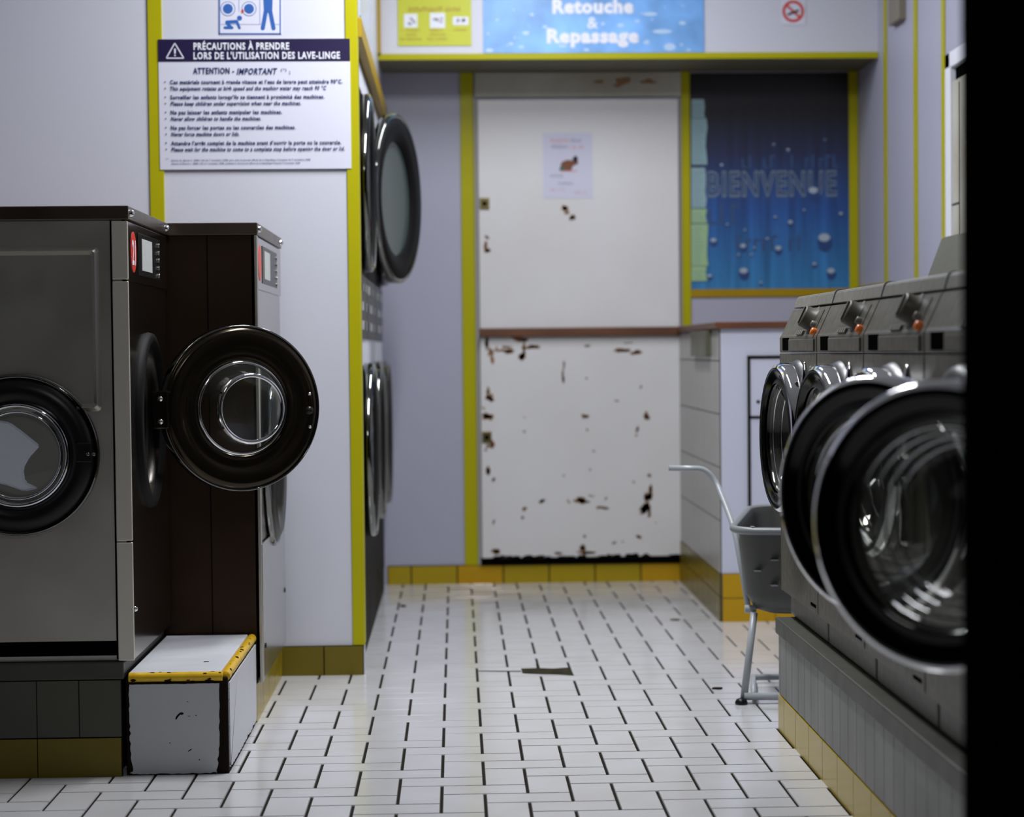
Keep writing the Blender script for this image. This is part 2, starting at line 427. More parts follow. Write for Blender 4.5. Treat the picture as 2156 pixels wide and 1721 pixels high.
trim(LX-.01, LX+.014, SOF-.055, SOF-.012, SOFZ+.02, CEIL, M_yel2)
trim(LX-.01, LX+.022, PART+.085, BACK-.01, 2.035, 2.10, M_yel2, .004)
# ---- baseboards
mb = MB(); tiles(mb, fY(BACK), LX, .997, 0, .086, .203, .086, .006, .014, 0, 1, mis=lambda r, k: (2 if k in (2, 6) else 0), start=.0985)
tag(mb.build('baseboard_back', [M_ytile, M_grout, M_ytile2]), kind='structure')
mb = MB(); tiles(mb, fY(PART), -.575, -.304, 0, .097, .17, .097, .004, .012, 0, 1, start=.025)
tag(mb.build('baseboard_partition', [M_otile, M_grout]), kind='structure')

# ---- painted stable door in the back wall
mb = MB()
DY = BACK-.045
mb.box(.106, .985, DY, BACK-.002, 1.128, 2.128, .003, mi=0)
mb.box(.106, .985, DY, BACK-.002, .118, 1.092, .003, mi=0)
mb.box(.10, .99, BACK-.03, BACK-.001, .090, .118, mi=2)
sf = flatY(DY-.0006)
def stain(px, py, w_, h_, k=3):
    c = atY(px, py, DY)
    for _ in range(k):
        blob(mb, sf, c.x+random.uniform(-.4, .4)*w_/485, c.z+random.uniform(-.4, .4)*h_/485, w_/485*.38, h_/485*.38, 1)
Z4 = lambda x, y: (960+x/2.967, 680+y/2.967)
for x, y, w_, h_, k in [(190, 140, 8, 30, 3), (220, 210, 9, 22, 3), (250, 165, 5, 8, 2), (315, 180, 26, 8, 4), (320, 150, 18, 4, 3), (410, 100, 30, 9, 3), (405, 205, 13, 16, 4), (470, 150, 26, 7, 4), (425, 165, 6, 20, 3),
        (672, 265, 4, 12, 3), (668, 340, 5, 22, 4), (815, 140, 12, 5, 3), (1045, 172, 26, 7, 5), (1120, 185, 18, 8, 4), (1070, 125, 14, 3, 2), (815, 350, 4, 5, 2), (1000, 485, 9, 3, 3),
        (215, 470, 12, 12, 5), (200, 430, 6, 16, 3), (170, 530, 5, 5, 2), (205, 585, 18, 12, 6), (215, 760, 12, 11, 4), (190, 800, 6, 5, 3), (205, 915, 9, 15, 5), (235, 975, 6, 8, 3), (428, 685, 6, 6, 2), (425, 590, 4, 3, 2),
        (810, 585, 12, 6, 5), (818, 665, 4, 6, 2), (1192, 580, 8, 13, 5), (1133, 660, 5, 14, 3), (1128, 705, 4, 5, 2), (1155, 400, 4, 6, 2), (860, 800, 5, 4, 2), (838, 918, 4, 5, 2), (675, 960, 4, 5, 2), (1205, 955, 7, 6, 3), (1105, 992, 5, 5, 2),
        (1215, 1040, 6, 18, 4), (1200, 1090, 12, 18, 6), (1185, 1150, 16, 16, 8), (1205, 1190, 6, 12, 4), (1165, 1190, 10, 5, 3), (545, 1112, 12, 8, 4), (705, 1118, 5, 7, 2), (775, 1110, 18, 10, 7), (820, 1120, 10, 5, 3), (845, 1082, 8, 4, 2), (935, 1100, 5, 6, 2), (915, 1155, 18, 6, 4),
        (425, 1165, 9, 7, 3), (420, 1215, 6, 6, 3), (235, 1250, 4, 9, 3), (240, 1435, 16, 9, 5), (805, 1340, 5, 8, 2), (800, 1410, 14, 10, 5), (840, 1435, 34, 5, 5), (990, 1378, 7, 5, 3), (1040, 1370, 4, 3, 2), (1140, 1335, 9, 7, 3), (1245, 1248, 4, 4, 1), (620, 1440, 20, 4, 3), (460, 1455, 14, 3, 2)]:
    stain(*Z4(x, y), w_*1.1, h_*1.1, k)
Z3 = lambda x, y: (960+x/3.129, 150+y/3.129)
for x, y, w_, h_, k in [(725, 915, 14, 14, 4), (770, 970, 10, 14, 4), (205, 1090, 7, 8, 3), (200, 1140, 7, 14, 3), (205, 1185, 13, 9, 4)]:
    stain(*Z3(x, y), w_, h_, k)
for i in range(26):
    x = random.uniform(.12, .97); mb_h = random.uniform(.003, .011)
    blob(mb, sf, x, .121, random.uniform(.01, .03), mb_h, 3, 10)
dr = tag(mb.build('door_1', [M_door, M_rust, M_gap, M_tar]), kind='structure')
b = MB(); b.box(.103, 1.0, BACK-.075, BACK-.046, 1.092, 1.128, .003); b.build('ledge', [M_brown], dr)
for (px, py) in ((1020, 429), (1025, 921)):
    c = atY(px, py, DY); b = MB(); b.box(c.x-.021, c.x+.021, DY-.006, DY, c.z-.025, c.z+.025, .002, mi=0)
    b.lathe([(0, .003), (.010, .003), (.010, 0)], Matrix.Translation((c.x, DY-.006, c.z)) @ Matrix.Rotation(R(90), 4, 'X'), 20, mi=1); b.build('lock', [M_brass, M_gap], dr)
b = MB(); b.box(.090, .103, BACK-.02, BACK, .086, 2.13, .002); b.box(.988, 1.001, BACK-.02, BACK, .086, 2.13, .002); b.build('door_frame', [M_wtile], dr)
b = MB(); b.box(.095, 1.0, BACK-.02, BACK-.001, 2.14, SOFZ-.002, .002, mi=0)
for px, py, a_, c_ in ((1312, 170, 16, 8), (1365, 172, 16, 5), (1260, 172, 12, 4), (1300, 180, 10, 4)):
    c = atY(px, py, BACK-.02); blob(b, flatY(BACK-.0206), c.x, c.z, a_/485, c_/485, 1)
b.build('transom', [M_door2, M_rust], dr)

# ---- boxed-in counter at the back right
BXX = .99; BXY = 8.05
mb = MB(); mb.box(BXX, RX-.002, BXY, BACK-.01, 0, 1.105, mi=0)
bx = tag(mb.build('wall_counter_box', [M_boxw]), kind='structure')
b = MB(); b.box(BXX-.02, RX-.003, BXY-.02, BACK-.012, 1.105, 1.130, .003); b.build('counter_top', [M_brown], bx)
b = MB(); tiles(b, fX(BXX, -1), BXY, BACK-.012, .185, 1.100, .2, .2, .004, .008, 0, 1, start=.1); b.build('tiled_side', [M_wtile, M_grout2], bx)
b = MB(); tiles(b, fX(BXX, -1), BXY, BACK-.012, 0, .185, .2, .1, .004, .010, 0, 1, start=.05)
tiles(b, fY(BXY), BXX, RX-.003, 0, .185, .2, .0925, .003, .010, 2, 1); b.build('tiled_skirting', [M_otile, M_grout2, M_ytile2], bx)
p = atX(1462, 704, BXX-.012); q = atX(1495, 752, BXX-.012)
b = MB(); b.box(BXX-.028, BXX-.008, min(p.y, q.y), max(p.y, q.y), 1.0, 1.10, .002); b.build('bracket', [M_olive], bx)
# service hatch on its front
b = MB(); y_ = BXY-.012
x0, x1 = 1.09, 1.60
for (a, c, d_, e) in ((x0, x1, .992, 1.003), (x0, x1, .768, .776), (x0, x0+.010, .185, 1.0)):
    b.box(a, c, y_, BXY, d_, e, mi=1)
b.box(x0+.010, x1, y_+.004, BXY, .776, .992, .002, mi=0); b.box(x0+.010, x1, y_+.004, BXY, .19, .768, .002, mi=0)
b.lathe([(0, .004), (.006, .003), (.007, 0)], Matrix.Translation((1.13, y_+.004, .83)) @ Matrix.Rotation(R(90), 4, 'X'), 12, mi=1)
b.build('access_hatch', [M_boxw, M_grout], bx)

# ---- white framed opening on the right wall
WX = RX-.03
mb = MB(); y1_, y0_ = 7.70, 6.2; zt = 2.075; zb = 1.0; fw = .075
mb.box(WX, RX, y1_-fw, y1_, zb, zt, .004); mb.box(WX, RX, y0_, y1_, zt-fw*.75, zt, .004)
mb.box(WX, RX, y0_, y0_+fw, zb, zt, .004)
wf = tag(mb.build('window_1', [M_whitep]), kind='structure')
b = MB(); b.box(WX+.022, RX-.001, y0_+fw, y1_-fw, zb, zt-fw*.75, mi=1); b.box(WX+.008, RX-.003, y0_+fw+.03, y1_-fw-.012, zb, zt-fw*.75-.05, .003, mi=0)
b.box(WX+.0065, WX+.010, 7.50, 7.508, zb, zt-.12, mi=1); b.box(WX+.0065, WX+.010, 7.50, 7.62, 1.53, 1.536, mi=1)
b.build('window_shutter', [M_door2, M_gap], wf)

# ================================================================== PLINTHS
PXR = .855; PYE = 5.75
mb = MB(); mb.box(PXR+.02, RX-.003, 2.52, PYE-.012, 0, .263, mi=0)
pl = tag(mb.build('wall_plinth_right', [M_gtile2]), kind='structure')
b = MB(); tiles(b, fX(PXR+.02, -1), 2.52, PYE, .101, .263, .1, .17, .003, .016, 0, 1); b.build('tiled_face', [M_gtile, M_grout], pl)
b = MB(); tiles(b, fX(PXR+.02, -1), 2.52, PYE, 0, .101, .2, .101, .004, .018, 0, 1, start=.07); b.build('tiled_skirting', [M_ytile, M_grout], pl)
b = MB(); b.box(PXR-.004, RX-.003, 2.52, PYE+.005, .263, .307, .004); b.build('coping', [M_coping], pl)

mb = MB(); mb.box(-2.19, -.835, 5.262, 5.975, 0, .24, mi=0)
pl2 = tag(mb.build('wall_plinth_left', [M_gtile2]), kind='structure')
b = MB(); tiles(b, fY(5.262), -2.19, -.822, .10, .24, .102, .15, .0025, .012, 0, 1, start=.06); b.build('tiled_face', [M_gtile2, M_grout], pl2)
b = MB(); tiles(b, fY(5.262), -2.19, -.822, 0, .099, .203, .1, .0025, .012, 0, 1, start=.054); b.build('tiled_skirting', [M_otile, M_grout], pl2)
b = MB(); b.box(-2.19, -.815, 5.248, 5.975, .241, .283, .004); b.build('coping', [M_coping], pl2)
mb = MB(); mb.box(-2.19, -.575, 5.985, PART-.002, 0, .112, mi=0)
pl3 = tag(mb.build('wall_plinth_rear', [M_gtile2]), kind='structure')
b = MB(); tiles(b, fX(-.575, 1), 5.985, PART-.012, 0, .112, .2, .112, .004, .012, 0, 1); b.build('tiled_skirting', [M_ytile, M_grout], pl3)

# ================================================================== STEP
S = empty('step_block', (-.69, 5.62, 0), 'white box step with chipped black corners and yellow edging, before the brown-sided washer', 'step')
sx0, sx1, sy0, sy1, sz = -.818, -.562, 5.262, 5.972, .252
b = MB(); b.box(sx0+.004, sx1-.004, sy0+.004, sy1, 0, sz-.012, .004); b.build('carcass', [M_tar], S)
def ragged(mb, f, u0, u1, v0, v1, mi, jag, d, n=26):
    """board with worn, uneven edges; jag = (left, right, bottom, top) amplitudes"""
    L, Rr, Bm, T = jag; pts = []
    for i in range(n): t = i/n; pts.append((u0+(u1-u0)*t, v0+abs(random.gauss(0, 1))*Bm + (1-math.sin(math.pi*min(1, t*1.0)))**6*Bm*2))
    for i in range(n): t = i/n; pts.append((u1-abs(random.gauss(0, 1))*Rr - (1-t)**5*Rr*5, v0+(v1-v0)*t))
    for i in range(n): t = i/n; pts.append((u1+(u0-u1)*t, v1-abs(random.gauss(0, 1))*T))
    for i in range(n): t = i/n; pts.append((u0+abs(random.gauss(0, 1))*L + t**5*L*5, v1+(v0-v1)*t))
    mb.prism(pts, f, 0, d, mi=mi)
b = MB(); ragged(b, fY(sy0+.004), sx0+.012, sx1-.024, .005, sz-.026, 0, (.0016, .0018, .0015, .0006), .005)
fl = flatY(sy0-.0012)
for (px, py, w_, h_, an) in ((376, 1506, 20, 5, .7), (372, 1512, 10, 4, .9), (383, 1503, 9, 6, 0), (400, 1580, 12, 3, .5), (420, 1600, 4, 3, 0), (395, 1478, 5, 1.5, 0), (398, 1508, 8, 1.5, 0), (413, 1507, 4, 2, 0), (358, 1565, 4, 2, 0)):
    c = atY(px, py, sy0); ca, sa = math.cos(an), math.sin(an); k = 1/860
    b.face([fl(c.x+(u*w_*ca-v*h_*sa)*k/2*1.0, c.z+(u*w_*sa+v*h_*ca)*k/2) for u, v in ((-1, -.4), (-.3, -1), (.5, -.6), (1, 0), (.4, .9), (-.5, .5))], 1)
b.build('front_panel', [M_stepf, M_tar], S)
b = MB(); ragged(b, fX(sx1-.004, 1), sy0+.012, sy1-.004, .012, sz-.026, 0, (.0016, .001, .004, .0006), .004, 40); b.build('side_panel', [M_step], S)
b = MB(); b.box(sx0+.010, sx1-.022, sy0+.022, sy1-.002, sz-.012, sz, .0015)
b.mi = 1
for px, py, L in ((434, 1394, .014), (285, 1391, .02)):
    d = ray(px, py); k = (sz-EYE)/d.z; c = d*k
    b.face([(c.x-L/2, c.y-.006, sz+.0006), (c.x+L/2, c.y-.003, sz+.0006), (c.x+L/2, c.y+.004, sz+.0006), (c.x-L/3, c.y+.006, sz+.0006)], 1)
b.build('tread', [M_step, M_tar], S)
def nosing(p0, p1, r=.0125):
    b = MB(); b.cyl(p0, p1, r, 20, 0)
    d = (Vector(p1)-Vector(p0)); L = d.length; d.normalize()
    side = d.cross(Vector((0, 0, 1)))
    for _ in range(16):
        t = random.uniform(.02, .98)*L; a = random.choice([random.uniform(-.9, -.2), random.uniform(.6, 1.6)]); s_ = random.uniform(.003, .009) if random.random() > .3 else .012
        c = Vector(p0)+d*t; pts = []
        for i in range(9):
            th = 2*math.pi*i/9; rr = random.uniform(.5, 1.2)
            aa = a+math.sin(th)*s_*.45/r*rr; tt = math.cos(th)*s_*rr
            pts.append(c+d*tt+(r+.0005)*(side*math.cos(aa)+Vector((0, 0, 1))*math.sin(aa)))
        b.face(pts, 1)
    return b
n1 = nosing((sx0+.012, sy0+.012, sz-.011), (sx1-.016, sy0+.012, sz-.011)); n1.build('front_nosing', [M_bullnose, M_tar], S)
n2 = nosing((sx1-.011, sy0+.014, sz-.011), (sx1-.011, sy1-.004, sz-.011)); n2.build('side_nosing', [M_bullnose, M_tar], S)

# ================================================================== LEFT WASHERS
def disc_M(c, n):   # lathe matrix with local Z along n
    return Matrix.Translation(c) @ Vector(n).to_track_quat('Z', 'Y').to_matrix().to_4x4()

def big_washer(X, Y0, Y1, zb, zt, xb, lab, steel, number, name_label):
    front = M_front
    T = empty('washing_machine', ((X+xb)/2, (Y0+Y1)/2, zb), lab, 'washing machine')
    zc = zt-.034
    cy = (Y0+Y1)/2-.0; cz = .86; r = .205
    b = MB()
    b.box(xb, X-.012, Y0, Y0+.012, zb+.05 if zb > .2 else zb, zc, mi=0)          # near side sheet
    b.box(xb, X-.012, Y1-.012, Y1, zb, zc, mi=0); b.box(xb, X-.01, Y0+.012, Y1-.012, zb, zb+.012, mi=0); b.box(xb, xb+.012, Y0, Y1, zb, zc, mi=0)
    plate_with_hole(b, lambda u, v: Vector((X-.002, u, v)), Y0, Y1, zb, zc, cy, cz, r, mi=1)
    b.lathe([(r, 0), (r, -.03), (r-.03, -.035), (r-.03, -.3), (0, -.3)], disc_M((X-.002, cy, cz), (1, 0, 0)), 64, mi=2)
    b.build('body', [steel, front, M_drum], T)
    b = MB(); b.box(xb, X+.006, Y0-.006, Y1, zc, zt, .0025); b.build('top_cover', [M_edge], T)
    for yy in (Y0+.03, Y1-.04):
        b = MB(); b.lathe([(0, .010), (.006, .009), (.009, .005), (.010, 0)], disc_M((X+.006, yy, zc+.017), (1, 0, 0)), 20); b.build('bolt', [M_chrome], T)
    b = MB(); b.lathe([(r-.01, .0), (r, .016), (r+.018, .012), (r+.022, 0)], disc_M((X-.002, cy, cz), (1, 0, 0)), 64); b.build('porthole_ring', [M_flat], T)
    # control strip
    zl = zc-.148
    b = MB(); b.box(X-.001, X+.003, Y0+.006, Y1-.01, zl, zc-.004, .001); cp = b.build('control_panel', [front], T)
    b = MB(); b.box(X+.003, X+.0045, Y0+.16, Y1-.16, zl+.02, zc-.022, .0005, mi=1); b.box(X+.0045, X+.0055, Y0+.22, Y0+.40, zl+.034, zc-.034, mi=0)
    for k in range(5): b.cyl((X+.005, Y1-.20, zl+.03+.02*k), (X+.009, Y1-.20, zl+.03+.02*k), .006, 10, mi=2)
    b.build('display', [M_labelw, M_dark, M_steelp], cp)
    b = MB(); b.prism([(Y0+.088+.045*math.cos(a*math.pi/12), (zl+zc)/2+.050*math.sin(a*math.pi/12)) for a in range(24)], lambda u, v, t: Vector((X+.003+t, u, v)), 0, .001, mi=0)
    if number: text_into(b, number, lambda u, v: Vector((X+.0046, u, v)), Y0+.060, Y0+.116, (zl+zc)/2-.030, .062, 1, bold=.02)
    b.build('number_plate', [M_numred, M_whitep], cp)
    return T, cy, cz, r

# washer 21
m1, cy1, cz1, r1 = big_washer(-.792, 5.256, 5.965, .285, 1.389, -1.75, 'stainless steel washer with red plate 21, round door swung open', M_steel, '21', None)
Yn = 5.256
# camera-side sheet with a second round door
mp_ = m1
b = MB(); f0 = lambda u, v: Vector((u, Yn-.0015, v))
NX, NZ, NR = -1.06, .789, .165
plate_with_hole(b, f0, -1.75, -.830, .335, 1.352, NX, NZ, NR, mi=0)
b.lathe([(NR, 0), (NR-.005, -.04), (NR-.03, -.05), (NR-.03, -.012-.001)][:3], disc_M((NX, Yn-.0015, NZ), (0, -1, 0)), 64, mi=1)
# pressed rounded rectangle
ro = rounded_rect(-1.70, -.858, .893, 1.290, .012); ri = rounded_rect(-1.682, -.877, .912, 1.271, .005)
for i in range(len(ro)):
    j = (i+1) % len(ro)
    if math.hypot((ro[i][0]+ro[j][0])/2-NX, (ro[i][1]+ro[j][1])/2-NZ) < NR+.012: continue
    A = [Vector((ro[i][0], Yn-.0016, ro[i][1])), Vector((ro[j][0], Yn-.0016, ro[j][1]))]
    D_ = Vector((0, -.005, 0)); mid = [Vector(((ro[k][0]+ri[k][0])/2, Yn-.0150, (ro[k][1]+ri[k][1])/2)) for k in (j, i)]
    I = [Vector((ri[k][0], Yn-.0016, ri[k][1])) for k in (j, i)]
    b.face([A[0], A[1], mid[0], mid[1]], 0); b.face([mid[1], mid[0], I[0], I[1]], 0)
b.build('side_panel', [M_steel, M_dark], m1)
b = MB(); b.box(-.8315, -.8275, Yn-.004, Yn, .29, 1.353, mi=0); b.box(-1.75, -.83, Yn+.02, Yn+.03, .285, .336, mi=0); b.build('seam', [M_gap], m1)
for z0_, z1_ in ((1.211, 1.352), (.578, 1.207), (.286, .574)):
    b = MB(); b.box(-.8275, -.789, Yn-.005, Yn+.006, z0_, z1_, .0022); b.build('corner_post', [M_post], m1)
b = MB(); b.lathe([(0, .007), (.005, .005), (.007, 0)], disc_M((-.788, Yn+.015, .41), (1, 0, 0)), 16); b.build('bolt', [M_chrome], m1)
# the second round door (closed, facing the camera)
dm = disc_M((NX, Yn-.004, NZ), (0, -1, 0))
b = MB(); b.lathe([(.124, -.006), (.128, .014), (.150, .026), (.172, .022), (.184, .010), (.186, -.002)], dm, 96, mi=0)
b.lathe([(.184, .004), (.190, .012), (.194, .010), (.197, .002), (.196, -.004)], dm, 96, mi=1)
sd = b.build('round_door', [M_dark, M_chromed], m1)
b = MB(); b.lathe([(.128, .010), (.124, .020), (.118, .020), (.115, .010)], dm, 96, mi=0); b.lathe([(.109, .010), (.106, .017), (.102, .010)], dm, 96, mi=0); b.build('glass_rim', [M_chrome], sd)
b = MB(); b.lathe([(.118, .010), (.109, .012), (.104, .012), (.09, .016), (.05, .020), (0, .021)], dm, 64); b.build('door_glass', [M_glass], sd)
b = MB(); b.box(NX+.143, NX+.180, Yn-.034, Yn-.018, NZ-.018, NZ+.030, .003, mi=0)
for px, py in ((185, 957), (197, 957)):
    c = atY(px, py, Yn-.034); b.lathe([(0, .005), (.004, .004), (.005, 0)], disc_M(c, (0, -1, 0)), 14, mi=1)
b.build('latch', [M_dark, M_chromed], sd)
# bright reflection in that glass, built as a white solid shape
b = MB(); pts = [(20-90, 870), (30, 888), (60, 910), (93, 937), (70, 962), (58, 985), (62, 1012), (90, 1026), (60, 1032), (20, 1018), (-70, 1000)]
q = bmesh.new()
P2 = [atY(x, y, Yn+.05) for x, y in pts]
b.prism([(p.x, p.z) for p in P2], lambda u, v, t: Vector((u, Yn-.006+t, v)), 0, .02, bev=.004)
tag(b.build('painted_reflection', [M_reflection]), 'white shape set in the round glass at far left as a painted reflection', 'sheet')

# swung-open door of washer 21
def open_door(parent, hinge, alpha, rr):
    """hinged at the far edge of the front face, inner side towards the camera"""
    dv = Vector((math.sin(alpha), -math.cos(alpha), 0)); nin = Vector((-math.cos(alpha), -math.sin(alpha), 0))
    c = Vector(hinge) + dv*(rr+.012); dm = disc_M(c, nin)
    b = MB(); b.lathe([(rr*.56, -.012), (rr*.60, .010), (rr*.66, .004), (rr*.74, .008), (rr*.90, .016), (rr*.965, .012), (rr*.975, .004), (rr*.985, .010), (rr, .006), (rr*1.0, -.022), (rr*.9, -.034), (rr*.56, -.03)], dm, 96, close=True)
    dn = b.build('porthole_door', [M_ringdark], parent)
    b = MB(); b.lathe([(rr*.985, .010), (rr*.995, .0125), (rr*1.006, .008), (rr*1.008, -.022)], dm, 96); b.build('chrome_edge', [M_chromed], dn)
    b = MB(); b.lathe([(rr*.56, .002), (rr*.545, .022), (rr*.47, .050), (rr*.42, .072), (rr*.40, .078), (rr*.36, .074), (rr*.2, .066), (0, .064)], dm, 96); b.build('door_glass', [M_glass], dn)
    b = MB(); b.lathe([(rr*.435, .064), (rr*.42, .0765), (rr*.395, .0795), (rr*.375, .076)], dm, 96, mi=0); b.lathe([(rr*.575, .004), (rr*.56, .014), (rr*.54, .012)], dm, 96, mi=0); b.build('glass_rim', [M_chrome], dn)
    h = Vector(hinge); b = MB(); b.box(h.x-.012, h.x+.030, h.y-.02, h.y+.02, h.z-.05, h.z+.05, .004, mi=0)
    b.cyl((h.x+.01, h.y-.022, h.z+.03), (h.x+.01, h.y-.026, h.z+.03), .007, 14, mi=1); b.cyl((h.x+.01, h.y-.022, h.z-.03), (h.x+.01, h.y-.026, h.z-.03), .007, 14, mi=1)
    b.build('hinge', [M_ringdark, M_chrome], dn)
    b = MB(); up = Vector((0, 0, 1))
    lc = c+dv*rr*.86
    for k in (-.055, .035): b.lathe([(0, .008), (.004, .006), (.005, 0)], disc_M(lc+up*k*1.0+nin*.014, nin), 12, mi=1)
    b.lathe([(0, .012), (.010, .010), (.012, 0)], disc_M(lc+nin*.012-up*.01, nin), 14, mi=0)
    b.build('latch', [M_dark, M_chrome], dn)
    return c
open_door(m1, (-.786, 5.71, .883), R(117), .222)

# brown-sided washer behind it
m2, cy2, cz2, r2 = big_washer(-.549, 5.985, 6.80, .113, 1.390, -1.75, 'brown-sided steel washer standing against the white wall', M_steeld, None, None)
b = MB()
for xx in (-.682,): b.box(xx-.0012, xx+.0012, 5.9835, 5.986, .12, 1.356)
b.build('seam', [M_gap], m2)
b = MB(); b.box(-.553, -.545, 5.980, 6.02, .115, 1.355, .0015); b.build('corner_post', [M_steel], m2)
# its closed dark porthole door and lower panel
dm = disc_M((-.547, cy2, .70), (1, 0, 0))
b = MB(); b.lathe([(.13, .0), (.15, .02), (.20, .028), (.228, .014), (.232, 0)], dm, 64); d2 = b.build('porthole_door', [M_dark], m2)
b = MB(); b.lathe([(.228, .012), (.234, .016), (.240, .010), (.240, 0)], dm, 64); b.build('chrome_edge', [M_chromed], d2)
b = MB(); b.lathe([(.13, .002), (.10, -.01), (0, -.015)], dm, 48); b.build('door_glass', [M_glassd], d2)
b = MB(); c = (-.52, 6.76, .70); b.box(-.547, -.520, 6.745, 6.785, .672, .712, .004); b.build('latch', [M_dark], d2)
b = MB(); b.box(-.548, -.543, 6.0, 6.78, .12, .50, .002, mi=0)
b.cyl((-.543, 6.05, .21), (-.540, 6.05, .21), .008, 12, mi=1); b.cyl((-.543, 6.74, .29), (-.540, 6.74, .29), .008, 12, mi=1); b.build('lower_panel', [M_steelp, M_dark], m2)

# ================================================================== DRYERS behind the partition
def dryer(y0, y1, lab, openu):
    T = empty('stack_dryer', (-.75, (y0+y1)/2, .0), lab, 'dryer', 'stacked dryers behind the white partition')
    X = -.318; yc = (y0+y1)/2; zu, zl, ru, rl = 1.60, .70, .300, .300
    b = MB()
    b.box(-1.2, X-.01, y0+.004, y0+.016, .02, 2.02, mi=0); b.box(-1.2, X-.01, y1-.016, y1-.004, .02, 2.02, mi=0)
    b.box(-1.2, X-.004, y0+.004, y1-.004, 2.008, 2.03, mi=0); b.box(-1.2, X-.002, y0+.004, y1-.004, 0, .10, mi=2)
    for z0_, z1_, zc in ((.10, .985, zl), (1.30, 1.93, zu)):
        plate_with_hole(b, lambda u, v: Vector((X, u, v)), y0+.004, y1-.004, z0_, z1_, yc, zc, .27, mi=2)
        b.lathe([(.27, 0), (.26, -.05), (.26, -.5), (0, -.5)], disc_M((X, yc, zc), (1, 0, 0)), 48, mi=1)
    b.box(X-.02, X, y0+.004, y1-.004, .985, 1.075, mi=0); b.box(X-.02, X+.001, y0+.004, y1-.004, 1.93, 2.01, mi=0)
    b.build('cabinet', [M_whitep, M_drum, M_flat], T)
    b = MB(); b.box(X-.02, X+.004, y0+.006, y1-.006, 1.075, 1.295, .003, mi=0)
    for k in range(3):
        for z_ in (1.12, 1.185, 1.25): b.box(X+.004, X+.008, y0+.10+.22*k, y0+.20+.22*k, z_-.014, z_+.016, .001, mi=1 if (k+int(z_*100)) % 2 else 2)
    b.build('control_panel', [M_dark, M_labelw, M_steelp], T)
    for zc, rr, a in ((zl, .295, 0), (zu, .315 if openu else .30, openu)):
        hx, hy = X+.012, y0+.06
        # door turned about its near vertical edge
        dv = Vector((math.sin(a), math.cos(a), 0)); n = Vector((math.cos(a), -math.sin(a), 0))
        c = Vector((hx, yc-rr, zc))+dv*rr if not a else Vector((hx, hy, zc))+dv*rr
        dm = disc_M(c, n)
        b = MB(); b.lathe([(rr*.66, .0), (rr*.68, .020), (rr*.80, .030), (rr*.95, .028), (rr*.96, -.0), (rr*.66, -.012)], dm, 80, close=True); d = b.build('porthole_door', [M_flat], T)
        b = MB(); b.lathe([(rr*.95, .028), (rr*.975, .034), (rr, .024), (rr, -.004), (rr*.96, -.006)], dm, 80); b.build('chrome_rim', [M_chromed], d)
        b = MB(); b.lathe([(rr*.67, .010), (rr*.6, .006), (0, .004)], dm, 48); b.build('door_glass', [M_glasst], d)
        if a:
            b = MB(); b.box(X, hx+.02, hy-.02, hy+.02, zc-.04, zc+.04, .003); b.build('hinge', [M_steel], d)
dryer(6.96, 7.70, 'black-doored stack dryer nearest the yellow partition edge, both round doors shut', 0)
dryer(7.71, 8.50, 'stack dryer whose upper round black door hangs open into the aisle', R(13.5))
dryer(8.51, 9.30, 'stack dryer at the far end beside the lavender back wall', 0)
# glossy strip on the wall above the dryers
b = MB(); b.box(LX, LX+.004, 7.3, 8.35, 2.16, CEIL-.02, .001)
tag(b.build('wall_poster', [mat('glossy_pale_blue_sheet', (.45, .50, .72), .15)]), 'glossy pale blue sheet on the wall above the dryers', 'poster')

